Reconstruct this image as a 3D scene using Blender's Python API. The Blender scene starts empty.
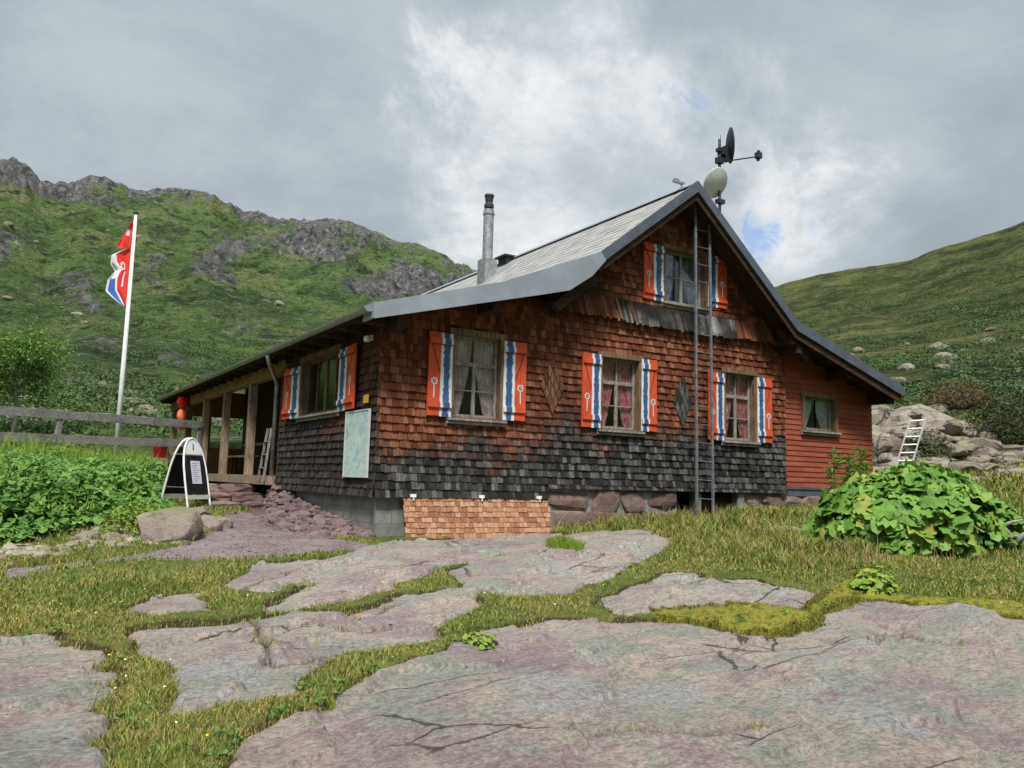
import bpy, bmesh, math, random
import numpy as np
from mathutils import Vector, Matrix

SC = bpy.context.scene
COL = SC.collection
R = math.radians
# ---------------------------------------------------------------- camera
CAM = np.array([-4.4692, -10.8810, 0.2693])
RT = Vector((0.85013, -0.52591, 0.02661)); DN = Vector((0.08387, 0.08535, -0.99281)); FW = Vector((0.51986, 0.84625, 0.11667))
cd = bpy.data.cameras.new('camera'); cam = bpy.data.objects.new('camera', cd); COL.objects.link(cam)
m = Matrix.Identity(4)
for i in range(3):
    m[i][0] = RT[i]; m[i][1] = -DN[i]; m[i][2] = -FW[i]; m[i][3] = CAM[i]
cam.matrix_world = m
cd.sensor_width = 36.0; cd.lens = 816.27 / 1024 * 36; cd.clip_end = 5000; cd.clip_start = 0.05
SC.camera = cam
# ---------------------------------------------------------------- light and exposure
SC.view_settings.view_transform = 'Standard'; SC.view_settings.look = 'None'
SC.view_settings.gamma = 1.0; SC.view_settings.use_curve_mapping = False
SC.view_settings.exposure = 0.95
SUN_EL = R(56); SUN_AZ = R(214)          # compass-like angle of the sun, clockwise from +Y
sd_ = Vector((math.sin(SUN_AZ) * math.cos(SUN_EL), math.cos(SUN_AZ) * math.cos(SUN_EL), math.sin(SUN_EL)))
ld = bpy.data.lights.new('sun', 'SUN'); ld.energy = 2.5; ld.angle = R(10); ld.color = (1, 0.95, 0.88)
sun = bpy.data.objects.new('sun', ld); COL.objects.link(sun)
sun.rotation_euler = sd_.to_track_quat('Z', 'Y').to_euler(); sun.location = (0, -20, 30)

# ---------------------------------------------------------------- node helper
class NT:
    def __init__(s, tree): s.t = tree; s.n = tree.nodes; s.l = tree.links
    def node(s, typ, ins=None, **kw):
        n = s.n.new(typ)
        for k, v in kw.items(): setattr(n, k, v)
        for k, v in (ins or {}).items():
            sk = n.inputs[k]
            if isinstance(v, bpy.types.NodeSocket): s.l.new(v, sk)
            else:
                if hasattr(v, '__len__') and len(v) == 3 and sk.type == 'RGBA': v = (*v, 1)
                sk.default_value = v
        return n
    def math(s, op, a, b=0.0, c=0.0, clamp=False):
        n = s.node('ShaderNodeMath', {0: a, 1: b, 2: c}, operation=op, use_clamp=clamp); return n.outputs[0]
    def mix(s, f, a, b, mode='MIX'):
        n = s.n.new('ShaderNodeMix'); n.data_type = 'RGBA'; n.blend_type = mode; n.clamp_factor = True
        for sk, v in ((n.inputs[0], f), (n.inputs[6], a), (n.inputs[7], b)):
            if isinstance(v, bpy.types.NodeSocket): s.l.new(v, sk)
            else:
                if sk.type == 'RGBA' and len(v) == 3: v = (*v, 1)
                sk.default_value = v
        return n.outputs[2]
    def noise(s, vec, scale, detail=4, rough=.55, dist=0.0, col=False):
        n = s.node('ShaderNodeTexNoise', {'Scale': scale, 'Detail': detail, 'Roughness': rough, 'Distortion': dist})
        if vec is not None: s.l.new(vec, n.inputs['Vector'])
        return n.outputs['Color' if col else 'Fac']
    def mapping(s, vec, scale=(1, 1, 1), loc=(0, 0, 0), rot=(0, 0, 0)):
        return s.node('ShaderNodeMapping', {'Vector': vec, 'Scale': scale, 'Location': loc, 'Rotation': rot}).outputs[0]
    def ramp(s, f, stops, interp='LINEAR'):
        n = s.node('ShaderNodeValToRGB', {'Fac': f}); cr = n.color_ramp; cr.interpolation = interp
        while len(cr.elements) < len(stops): cr.elements.new(.5)
        for e, (p, c) in zip(cr.elements, stops):
            e.position = p; e.color = (*c, 1) if hasattr(c, '__len__') else (c, c, c, 1)
        return n.outputs[0]
    def step(s, f, a, b):
        return s.node('ShaderNodeMapRange', {'Value': f, 'From Min': a, 'From Max': b}, interpolation_type='SMOOTHSTEP').outputs[0]
    def attr(s, name, out='Fac'): return s.node('ShaderNodeAttribute', attribute_name=name).outputs[out]
    def bump(s, h, strength=.5, dist=.02, nrm=None):
        n = s.node('ShaderNodeBump', {'Height': h, 'Strength': strength, 'Distance': dist})
        if nrm: s.l.new(nrm, n.inputs['Normal'])
        return n.outputs[0]

MATS = {}
def material(name, fn=None, color=(.5, .5, .5), rough=.8, metal=0.0, bumpy=None, var=0.0, vscale=8, spec=.3):
    """fn(nt, pos) -> (colour, roughness, normal or None); otherwise a colour with procedural variation"""
    if name in MATS: return MATS[name]
    mt = bpy.data.materials.new(name); mt.use_nodes = True
    nt = NT(mt.node_tree); b = mt.node_tree.nodes['Principled BSDF']
    tc = nt.node('ShaderNodeTexCoord'); pos = nt.node('ShaderNodeNewGeometry').outputs['Position']
    b.inputs['Metallic'].default_value = metal
    b.inputs['Specular IOR Level'].default_value = spec
    if fn:
        c, r, nrm = fn(nt, pos)
    else:
        n = nt.noise(pos, vscale, 5, .6)
        dk = tuple(x * (1 - var) for x in color); lt = tuple(min(1, x * (1 + var)) for x in color)
        c = nt.mix(nt.step(n, .3, .7), dk, lt); r = rough
        nrm = nt.bump(nt.noise(pos, bumpy[0], 5, .6), bumpy[1], bumpy[2]) if bumpy else None
    for sk, v in ((b.inputs['Base Color'], c), (b.inputs['Roughness'], r)):
        if isinstance(v, bpy.types.NodeSocket): nt.l.new(v, sk)
        else: sk.default_value = (*v, 1) if sk.type == 'RGBA' else v
    if nrm: nt.l.new(nrm, b.inputs['Normal'])
    MATS[name] = mt
    return mt

# ---------------------------------------------------------------- sky: Nishita light behind a broken cloud deck
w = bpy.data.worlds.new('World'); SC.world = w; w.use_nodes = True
nt = NT(w.node_tree); nt.n.clear()
sky = nt.node('ShaderNodeTexSky', sky_type='NISHITA', sun_disc=False, sun_elevation=SUN_EL, sun_rotation=SUN_AZ, altitude=1800)
gen = nt.node('ShaderNodeTexCoord').outputs['Generated']
# project the view direction on a cloud layer overhead: clouds stretch towards the horizon
sx = nt.node('ShaderNodeSeparateXYZ', {0: gen})
zz = nt.math('ADD', nt.math('MAXIMUM', sx.outputs[2], 0.0), .28)
cl = nt.node('ShaderNodeCombineXYZ', {0: nt.math('DIVIDE', sx.outputs[0], zz), 1: nt.math('DIVIDE', sx.outputs[1], zz), 2: 0.0}).outputs[0]
def blob(az, el, size, soft=1.0):
    d = (math.sin(R(az)) * math.cos(R(el)), math.cos(R(az)) * math.cos(R(el)), math.sin(R(el)))
    v = nt.node('ShaderNodeVectorMath', {0: gen, 1: d}, operation='DISTANCE').outputs['Value']
    v = nt.math('ADD', v, nt.math('MULTIPLY', nt.math('SUBTRACT', nt.noise(gen, 5, 9, .66, .3), .5), .40 * soft))
    return nt.math('SUBTRACT', 1.0, nt.step(v, size * .45, size * 1.25))
n1 = nt.noise(cl, .9, 8, .56, .5); n2 = nt.noise(nt.mapping(cl, loc=(7, 3, 1)), 2.3, 11, .66, .3); n3 = nt.noise(nt.mapping(cl, loc=(1, 9, 1)), .45, 4, .5, .2)
base = nt.math('ADD', nt.math('MULTIPLY', n1, .55), nt.math('MULTIPLY', n2, .45))
br = nt.step(nt.math('ADD', base, nt.math('MULTIPLY', nt.math('SUBTRACT', n3, .5), .35)), .37, .64)
glow = nt.math('MAXIMUM', blob(37.5, 20, .21), nt.math('MULTIPLY', blob(48, 14, .17), .95))
glow = nt.math('MAXIMUM', glow, nt.math('MULTIPLY', blob(30, 25, .10), .6))
lum = nt.math('ADD', nt.math('MULTIPLY', br, .42), nt.math('MULTIPLY', nt.math('MULTIPLY', glow, nt.math('ADD', nt.math('MULTIPLY', br, .75), .42)), .75), clamp=True)
cc = nt.ramp(lum, [(0, (1.85, 2.14, 2.38)), (.25, (2.3, 2.62, 2.88)), (.5, (2.95, 3.26, 3.5)), (.75, (3.9, 4.1, 4.25)), (1, (4.8, 4.78, 4.88))])
hole = nt.math('MAXIMUM', blob(48.9, 17.0, .040, .5), nt.math('MAXIMUM', nt.math('MULTIPLY', blob(43.8, 25.2, .030, .5), .9), nt.math('MULTIPLY', blob(52, 17.2, .02, .4), .5)))
hole = nt.math('MULTIPLY', hole, nt.step(nt.noise(gen, 22, 6, .6, .6), .42, .60))
skyc = nt.mix(.55, sky.outputs[0], (1.6, 2.6, 4.8))
fin = nt.mix(nt.math('MULTIPLY', hole, .8), cc, skyc)
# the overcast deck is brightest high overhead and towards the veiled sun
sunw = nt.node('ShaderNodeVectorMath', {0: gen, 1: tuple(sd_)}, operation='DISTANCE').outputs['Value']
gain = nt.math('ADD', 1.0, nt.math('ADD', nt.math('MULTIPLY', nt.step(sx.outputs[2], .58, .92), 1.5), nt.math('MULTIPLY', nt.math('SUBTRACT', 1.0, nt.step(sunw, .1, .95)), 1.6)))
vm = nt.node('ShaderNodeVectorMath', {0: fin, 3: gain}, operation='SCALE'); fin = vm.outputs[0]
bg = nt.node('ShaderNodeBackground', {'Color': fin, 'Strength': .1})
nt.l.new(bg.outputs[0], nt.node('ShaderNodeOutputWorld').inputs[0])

# ---------------------------------------------------------------- numpy noise
def _hash(ix, iy, iz, seed):
    h = (ix.astype(np.int64) * 374761393 + iy.astype(np.int64) * 668265263 + iz.astype(np.int64) * 2147483647 + seed * 144665) & 0xffffffff
    h = ((h ^ (h >> 13)) * 1274126177) & 0xffffffff
    h = (h ^ (h >> 16)) & 0xffffffff
    return h / 4294967295.0
def vnoise(x, y, z=None, seed=0):
    x = np.asarray(x, float); y = np.asarray(y, float); z = np.zeros_like(x) if z is None else np.asarray(z, float)
    x0 = np.floor(x); y0 = np.floor(y); z0 = np.floor(z)
    fx = x - x0; fy = y - y0; fz = z - z0
    fx = fx * fx * (3 - 2 * fx); fy = fy * fy * (3 - 2 * fy); fz = fz * fz * (3 - 2 * fz)
    r = 0
    for a in (0, 1):
        for b in (0, 1):
            for c in ((0, 1) if np.any(z) else (0,)):
                wz = (fz if c else 1 - fz) if np.any(z) else 1
                r = r + _hash(x0 + a, y0 + b, z0 + c, seed) * (fx if a else 1 - fx) * (fy if b else 1 - fy) * wz
    return r * 2 - 1
def fbm(x, y, z=None, oct=5, seed=0, gain=.5, ridged=False):
    s = 0; a = 1; t = 0; f = 1
    for i in range(oct):
        n = vnoise(x * f + i * 17.3, y * f - i * 9.1, None if z is None else z * f + i * 3.3, seed + i)
        if ridged: n = 1 - 2 * np.abs(n)
        s = s + a * n; t += a; a *= gain; f *= 2.03
    return s / t
def sstep(x, a, b):
    t = np.clip((x - a) / (b - a), 0, 1); return t * t * (3 - 2 * t)
def poly_sd(px, py, poly):
    """signed distance, positive inside"""
    P = np.array(poly); n = len(P); d = np.full(px.shape, 1e9); ins = np.zeros(px.shape, bool)
    for i in range(n):
        a = P[i]; b = P[(i + 1) % n]; e = b - a; wx = px - a[0]; wy = py - a[1]
        t = np.clip((wx * e[0] + wy * e[1]) / (e @ e), 0, 1)
        d = np.minimum(d, (wx - e[0] * t) ** 2 + (wy - e[1] * t) ** 2)
        c = ((a[1] > py) != (b[1] > py)) & (px < (b[0] - a[0]) * (py - a[1]) / (b[1] - a[1] + 1e-12) + a[0])
        ins ^= c
    d = np.sqrt(d); return np.where(ins, d, -d)

# ---------------------------------------------------------------- mesh helpers
class MB:
    def __init__(s): s.v = []; s.f = []; s.m = []; s.r = []
    def add(s, vs, fs, mat=0, rnd=0.0):
        o = len(s.v); s.v += [tuple(p) for p in vs]
        for f in fs: s.f.append(tuple(i + o for i in f)); s.m.append(mat); s.r.append(rnd)
    def box(s, lo, hi, mat=0, rnd=0.0, M=None):
        x0, y0, z0 = lo; x1, y1, z1 = hi
        vs = [(x0, y0, z0), (x1, y0, z0), (x1, y1, z0), (x0, y1, z0), (x0, y0, z1), (x1, y0, z1), (x1, y1, z1), (x0, y1, z1)]
        if M is not None: vs = [M @ Vector(p) for p in vs]
        s.add(vs, [(0, 3, 2, 1), (4, 5, 6, 7), (0, 1, 5, 4), (1, 2, 6, 5), (2, 3, 7, 6), (3, 0, 4, 7)], mat, rnd)
    def bar(s, a, b, w, h, mat=0, rnd=0.0, up=(0, 0, 1)):
        """square bar from a to b"""
        a = Vector(a); b = Vector(b); d = (b - a).normalized(); u = Vector(up)
        if abs(d.dot(u)) > .98: u = Vector((0, 1, 0))
        x = d.cross(u).normalized(); z = x.cross(d)
        vs = [p + x * sx * w / 2 + z * sz * h / 2 for p in (a, b) for sx, sz in ((-1, -1), (1, -1), (1, 1), (-1, 1))]
        s.add(vs, [(0, 1, 2, 3), (7, 6, 5, 4), (0, 4, 5, 1), (1, 5, 6, 2), (2, 6, 7, 3), (3, 7, 4, 0)], mat, rnd)
    def tube(s, pts, rad, n=8, mat=0, cap=True, rnd=0.0):
        pts = [Vector(p) for p in pts]; rs = rad if hasattr(rad, '__len__') else [rad] * len(pts)
        rings = []; prev = None
        for i, p in enumerate(pts):
            d = (pts[min(i + 1, len(pts) - 1)] - pts[max(i - 1, 0)]).normalized()
            if prev is None: x = d.orthogonal().normalized()
            else: x = (prev - d * prev.dot(d)).normalized()
            prev = x; y = d.cross(x)
            rings.append([p + (x * math.cos(2 * math.pi * k / n) + y * math.sin(2 * math.pi * k / n)) * rs[i] for k in range(n)])
        vs = [q for r in rings for q in r]; fs = []
        for i in range(len(pts) - 1):
            for k in range(n):
                k2 = (k + 1) % n; fs.append((i * n + k, i * n + k2, (i + 1) * n + k2, (i + 1) * n + k))
        if cap: fs.append(tuple(range(n - 1, -1, -1))); fs.append(tuple((len(pts) - 1) * n + k for k in range(n)))
        s.add(vs, fs, mat, rnd)
    def prism(s, pts, thick, mat=0, rnd=0.0):
        """planar polygon (3-D points) pushed by vector thick"""
        t = Vector(thick); n = len(pts); vs = [Vector(p) for p in pts] + [Vector(p) + t for p in pts]
        s.add(vs, [tuple(range(n)), tuple(range(2 * n - 1, n - 1, -1))] + [(i, i + n, (i + 1) % n + n, (i + 1) % n) for i in range(n)], mat, rnd)
    def lathe(s, prof, c, n=16, mat=0, M=None):
        vs = []
        for r, z in prof:
            for k in range(n):
                p = Vector((r * math.cos(2 * math.pi * k / n), r * math.sin(2 * math.pi * k / n), z))
                if M is not None: p = M @ p
                vs.append(Vector(c) + p)
        fs = [(i * n + k, i * n + (k + 1) % n, (i + 1) * n + (k + 1) % n, (i + 1) * n + k) for i in range(len(prof) - 1) for k in range(n)]
        s.add(vs, fs, mat)
def wm(o):
    b = Matrix(o.matrix_basis)
    return b if o.parent is None else wm(o.parent) @ o.matrix_parent_inverse @ b
def finish(o, parent=None, label=None, cat=None, group=None, kind=None):
    COL.objects.link(o)
    if parent is not None:
        o.parent = parent
        o.matrix_parent_inverse = wm(parent).inverted()
    for k, v in (('label', label), ('category', cat), ('group', group), ('kind', kind)):
        if v: o[k] = v
    return o
def build(name, mb, mats, parent=None, smooth=False, bevel=0.0, recalc=True, **tags):
    me = bpy.data.meshes.new(name)
    me.from_pydata([tuple(p) for p in mb.v], [], mb.f)
    mats = mats if isinstance(mats, (list, tuple)) else [mats]
    for q in mats: me.materials.append(q)
    me.polygons.foreach_set('material_index', mb.m)
    at = me.attributes.new('rnd', 'FLOAT', 'FACE'); at.data.foreach_set('value', mb.r)
    if recalc:
        bm = bmesh.new(); bm.from_mesh(me); bmesh.ops.recalc_face_normals(bm, faces=bm.faces); bm.to_mesh(me); bm.free()
    if smooth: me.polygons.foreach_set('use_smooth', [True] * len(me.polygons))
    o = bpy.data.objects.new(name, me)
    if bevel:
        b = o.modifiers.new('bevel', 'BEVEL'); b.width = bevel; b.segments = 2; b.limit_method = 'ANGLE'
    return finish(o, parent, **tags)
def np_mesh(name, V, F, mats, midx=None, attrs=None, smooth=True, parent=None, **tags):
    """V (n,3), F (m,k) with k 3 or 4"""
    me = bpy.data.meshes.new(name); k = F.shape[1]
    me.vertices.add(len(V)); me.vertices.foreach_set('co', np.ascontiguousarray(V, np.float32).ravel())
    me.loops.add(F.size); me.loops.foreach_set('vertex_index', np.ascontiguousarray(F, np.int32).ravel())
    me.polygons.add(len(F)); me.polygons.foreach_set('loop_start', np.arange(0, F.size, k, dtype=np.int32))
    for q in (mats if isinstance(mats, (list, tuple)) else [mats]): me.materials.append(q)
    if midx is not None: me.polygons.foreach_set('material_index', np.ascontiguousarray(midx, np.int32))
    me.polygons.foreach_set('use_smooth', np.full(len(F), smooth))
    for n, (dom, val) in (attrs or {}).items():
        a = me.attributes.new(n, 'FLOAT', dom); a.data.foreach_set('value', np.ascontiguousarray(val, np.float32))
    me.update(calc_edges=True); me.validate()
    return finish(bpy.data.objects.new(name, me), parent, **tags)
def empty(name, loc, label, cat, group=None):
    o = bpy.data.objects.new(name, None); o.location = loc; o.empty_display_size = .2
    return finish(o, None, label, cat, group)
def grid_faces(ni, nj):
    i, j = np.meshgrid(np.arange(ni - 1), np.arange(nj - 1), indexing='ij'); a = (i * nj + j).ravel()
    return np.stack([a, a + nj, a + nj + 1, a + 1], 1)
_ico = {}
def icos(sub):
    if sub not in _ico:
        bm = bmesh.new(); bmesh.ops.create_icosphere(bm, subdivisions=sub, radius=1)
        _ico[sub] = (np.array([v.co[:] for v in bm.verts]), np.array([[v.index for v in f.verts] for f in bm.faces])); bm.free()
    return _ico[sub]
def rock_geo(c, size, seed, sub=4, cuts=12, rough=.05, cutd=(.62, .95), rotz=0.0, boxy=0.0):
    """faceted boulder: a sphere cut by random planes, then roughened"""
    rg = np.random.RandomState(seed); V, F = icos(sub); V = V.copy()
    if boxy:
        V = np.sign(V) * np.abs(V) ** (1 - boxy); V *= .86
    for k in range(cuts):
        n = rg.normal(size=3); n /= np.linalg.norm(n); d = rg.uniform(*cutd)
        e = V @ n - d; V = V - np.outer(np.clip(e, 0, None), n)
    nn = fbm(V[:, 0] * 2.2 + seed, V[:, 1] * 2.2, V[:, 2] * 2.2 + 5, 5, seed % 97)
    V = V * (1 + rough * nn[:, None])
    V = V * np.array(size) ; cz, sz = math.cos(rotz), math.sin(rotz)
    V = np.stack([V[:, 0] * cz - V[:, 1] * sz, V[:, 0] * sz + V[:, 1] * cz, V[:, 2]], 1)
    return V + np.array(c), F
def merge(geos):
    Vs = []; Fs = []; o = 0; rn = []
    for i, (V, F) in enumerate(geos):
        Vs.append(V); Fs.append(F + o); o += len(V); rn.append(np.full(len(F), _hash(np.array([i]), np.array([7]), np.array([3]), 5)[0]))
    return np.concatenate(Vs), np.concatenate(Fs), np.concatenate(rn)

# ---------------------------------------------------------------- materials
def m_ground(nt, pos):
    big = nt.noise(pos, .35, 5, .6); mid = nt.noise(pos, 1.7, 6, .65); fine = nt.noise(pos, 14, 8, .7)
    c = nt.ramp(mid, [(.3, (.050, .066, .018)), (.5, (.105, .118, .030)), (.62, (.15, .135, .045)), (.75, (.10, .075, .032))])
    c = nt.mix(nt.step(fine, .35, .7), nt.mix(.5, c, (.02, .03, .008)), c)
    c = nt.mix(nt.step(big, .45, .6), c, nt.mix(.5, c, (.06, .09, .02)))
    gr = nt.attr('gravel'); v = nt.node('ShaderNodeTexVoronoi', {'Vector': pos, 'Scale': 38.0})
    gc = nt.mix(nt.step(v.outputs['Distance'], .1, .7), nt.mix(v.outputs['Color'], (.23, .17, .17), (.34, .28, .275)), (.10, .075, .075))
    gc = nt.mix(nt.step(nt.noise(pos, 2.5, 5), .4, .7), gc, (.21, .175, .165))
    c = nt.mix(nt.step(nt.math('ADD', gr, nt.math('MULTIPLY', nt.math('SUBTRACT', fine, .5), .5)), .42, .58), c, gc)
    so = nt.attr('soil'); c = nt.mix(nt.math('MULTIPLY', nt.step(nt.math('ADD', so, nt.math('MULTIPLY', nt.math('SUBTRACT', fine, .5), .6)), .3, .6), .9), c, (.035, .022, .014))
    ms = nt.attr('moss'); mc = nt.ramp(nt.noise(pos, 7, 6, .7), [(.36, (.035, .045, .012)), (.46, (.11, .12, .018)), (.54, (.20, .185, .025)), (.62, (.13, .085, .028)), (.70, (.07, .09, .02))])
    c = nt.mix(nt.step(nt.math('ADD', ms, nt.math('MULTIPLY', nt.math('SUBTRACT', fine, .5), .4)), .4, .6), c, mc)
    h = nt.math('ADD', nt.math('MULTIPLY', fine, .6), nt.math('MULTIPLY', nt.noise(pos, 60, 3), .3))
    # far slopes: grass, heath and crags
    fa = nt.attr('far'); rk = nt.attr('crag'); sc = nt.attr('side')
    p2 = nt.mapping(pos, (1, 1, 1.6))
    a = nt.noise(p2, .035, 9, .62, .3); b = nt.noise(p2, .16, 9, .7, .2); d = nt.noise(p2, .7, 8, .72)
    g = nt.ramp(a, [(.34, (.030, .056, .020)), (.45, (.075, .130, .034)), (.55, (.115, .185, .048)), (.66, (.20, .20, .085))])
    g = nt.mix(nt.step(b, .52, .72), g, (.20, .17, .085))
    g = nt.mix(nt.step(b, .50, .36), g, (.022, .040, .014))
    g = nt.mix(nt.math('MULTIPLY', nt.step(d, .52, .62), .8), g, (.016, .030, .010))
    g2 = nt.ramp(nt.noise(pos, .12, 10, .74, .1), [(.38, (.030, .036, .015)), (.46, (.070, .085, .028)), (.54, (.13, .155, .045)), (.64, (.21, .19, .085))])
    g2 = nt.mix(nt.math('MULTIPLY', nt.step(d, .50, .66), .8), g2, (.020, .022, .010))
    hf = nt.noise(p2, 1.9, 8, .8); g = nt.mix(nt.math('MULTIPLY', nt.step(hf, .50, .40), .75), g, (.018, .030, .012)); g = nt.mix(nt.math('MULTIPLY', nt.step(hf, .56, .66), .45), g, (.24, .26, .11)); gp = nt.noise(p2, .45, 9, .8); g = nt.mix(nt.math('MULTIPLY', nt.step(gp, .56, .60), .85), g, (.22, .205, .20)); g = nt.mix(nt.math('MULTIPLY', nt.step(gp, .44, .38), .6), g, (.016, .024, .012))
    g2 = nt.mix(nt.math('MULTIPLY', nt.step(hf, .50, .42), .6), g2, (.022, .025, .011))
    g = nt.mix(sc, g, g2)
    r = nt.ramp(nt.noise(nt.mapping(pos, (1, 1, .45)), .35, 10, .8), [(.38, (.014, .014, .016)), (.47, (.075, .072, .074)), (.56, (.18, .172, .17)), (.70, (.42, .40, .38))])
    r = nt.mix(nt.step(nt.noise(pos, .08, 4), .5, .62), r, nt.mix(.5, r, (.15, .145, .14)))
    rm = nt.step(nt.math('ADD', rk, nt.math('MULTIPLY', nt.math('SUBTRACT', nt.noise(p2, .22, 10, .78), .5), 1.9)), .46, .58)
    fc = nt.mix(rm, g, r)
    c = nt.mix(fa, c, fc)
    bp = nt.bump(h, .6, .03); bp2 = nt.bump(nt.math('ADD', b, nt.math('MULTIPLY', d, .5)), 1.0, 3.0)
    n = nt.node('ShaderNodeMix', {0: fa}, data_type='VECTOR'); nt.l.new(bp, n.inputs[4]); nt.l.new(bp2, n.inputs[5])
    return c, .95, n.outputs[1]
M_GROUND = material('ground_turf', m_ground, spec=.1)

def m_slab(nt, pos):
    a = nt.noise(pos, .75, 8, .62, .2); b = nt.noise(nt.mapping(pos, loc=(9, 2, 0)), 1.5, 9, .66, .2); k = nt.noise(nt.mapping(pos, loc=(3, 7, 0)), 2.2, 9, .68)
    f = nt.noise(pos, 34, 8, .8); g = nt.noise(nt.mapping(pos, (1, 2.2, 1), rot=(0, 0, -.64)), 9, 9, .82)
    c = nt.ramp(a, [(.38, (.29, .215, .215)), (.45, (.38, .305, .265)), (.50, (.32, .305, .245)), (.55, (.43, .345, .285)), (.62, (.31, .235, .225))])
    c = nt.mix(nt.math('MULTIPLY', nt.step(b, .50, .60), .85), c, (.27, .285, .235))        # grey green lichen
    c = nt.mix(nt.math('MULTIPLY', nt.step(k, .54, .64), .75), c, (.285, .185, .21))          # mauve bands
    c = nt.mix(nt.math('MULTIPLY', nt.step(nt.noise(nt.mapping(pos, loc=(1, 1, 5)), 1.1, 8, .66), .54, .62), .6), c, (.35, .355, .355))
    c = nt.mix(nt.step(f, .54, .40), c, nt.mix(.55, c, (.06, .05, .05)))
    c = nt.mix(nt.math('MULTIPLY', nt.step(f, .56, .68), .6), c, (.64, .60, .56))
    c = nt.mix(nt.math('MULTIPLY', nt.step(g, .50, .38), .65), c, (.13, .105, .10)); c = nt.mix(nt.math('MULTIPLY', nt.step(g, .56, .66), .45), c, (.58, .53, .49))
    ys = nt.step(nt.noise(nt.mapping(pos, loc=(2, 8, 0)), 5.5, 7, .7), .67, .71)
    c = nt.mix(nt.math('MULTIPLY', ys, .7), c, (.30, .29, .05))
    pit = nt.step(nt.noise(nt.mapping(pos, (1, 2.6, 1), rot=(0, 0, -.64), loc=(0, 3, 0)), 6.5, 5, .6), .695, .72)
    pit = nt.math('MULTIPLY', pit, nt.step(nt.noise(pos, .9, 3), .48, .58)); c = nt.mix(pit, c, (.022, .024, .018))
    wv = nt.node('ShaderNodeTexVoronoi', {'Vector': nt.node('ShaderNodeVectorMath', {0: nt.mapping(pos, (.5, 1.5, 1), rot=(0, 0, -.64)), 1: nt.mix(.82, nt.noise(pos, 2.4, 8, .7, col=True), (0, 0, 0))}, operation='ADD').outputs[0], 'Scale': 1.1}, feature='DISTANCE_TO_EDGE').outputs[0]
    cm = nt.math('MULTIPLY', nt.math('SUBTRACT', 1.0, nt.step(wv, .002, .012)), nt.step(nt.noise(nt.mapping(pos, loc=(5, 5, 0)), .8, 3), .53, .60))
    c = nt.mix(nt.math('MULTIPLY', cm, .8), c, (.035, .03, .022))
    c = nt.mix(nt.attr('crack'), c, (.035, .028, .018))
    hh = nt.math('ADD', nt.math('MULTIPLY', g, 1.0), nt.math('MULTIPLY', f, .5)); hh = nt.math('SUBTRACT', hh, nt.math('MULTIPLY', nt.math('MAXIMUM', cm, pit), .8))
    return c, .85, nt.bump(hh, 1.0, .028)
M_SLAB = material('bedrock_purple_grey', m_slab, spec=.25)

def m_rock(dark=1.0, tint=(1, 1, 1), moss=.3, crack=0):
    def f(nt, pos):
        a = nt.noise(pos, 1.6, 9, .7, .4); b = nt.noise(pos, 11, 9, .75)
        k = lambda c: tuple(x * dark * t for x, t in zip(c, tint))
        c = nt.ramp(a, [(.3, k((.17, .12, .11))), (.45, k((.31, .245, .22))), (.55, k((.37, .335, .255))), (.7, k((.27, .18, .17)))])
        c = nt.mix(nt.math('MULTIPLY', nt.step(nt.noise(pos, 4.5, 10, .78), .50, .38), .7), c, k((.06, .052, .048)))
        c = nt.mix(nt.math('MULTIPLY', nt.step(b, .6, .72), .6), c, k((.50, .48, .43)))
        if crack:
            wv = nt.node('ShaderNodeTexVoronoi', {'Vector': nt.node('ShaderNodeVectorMath', {0: nt.mapping(pos, (1, 1, 1.7), rot=(.3, .2, 0)), 1: nt.mix(.7, nt.noise(pos, 1.6, 8, .7, col=True), (0, 0, 0))}, operation='ADD').outputs[0], 'Scale': crack}, feature='DISTANCE_TO_EDGE').outputs[0]
            c = nt.mix(nt.math('SUBTRACT', 1.0, nt.step(wv, .005, .045)), c, k((.035, .03, .028)))
        c = nt.mix(nt.math('MULTIPLY', nt.attr('rnd'), .45), c, nt.mix(.6, c, k((.62, .60, .56)))); c = nt.mix(nt.math('MULTIPLY', nt.step(nt.math('FRACT', nt.math('MULTIPLY', nt.attr('rnd'), 7.7)), .4, 1.0), .45), c, k((.10, .07, .075)))
        nz = nt.node('ShaderNodeSeparateXYZ', {0: nt.node('ShaderNodeNewGeometry').outputs['Normal']}).outputs[2]
        ms = nt.math('MULTIPLY', nt.step(nt.math('ADD', nz, nt.noise(pos, 3, 6)), 1.15, 1.45), moss)
        c = nt.mix(ms, c, (.17, .175, .085))
        return c, .9, nt.bump(nt.math('ADD', b, nt.math('MULTIPLY', nt.noise(pos, 40, 5), .4)), .9, .03)
    return f
M_ROCK = material('outcrop_rock', m_rock(.74, (1, .97, .95), .45, 1.1), spec=.2)
M_BOULDER = material('boulder_rock', m_rock(1.0, (1, .98, .92), .7), spec=.2)
M_PURPLE = material('purple_rubble', m_rock(.50, (1.03, .84, .96), .0), spec=.2)
M_STONEW = material('purple_masonry', m_rock(.50, (1.1, .84, .88), .05), spec=.2)
M_STONEW2 = material('pinkish_masonry', m_rock(.62, (1.12, .92, .85), .05), spec=.2)

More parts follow.
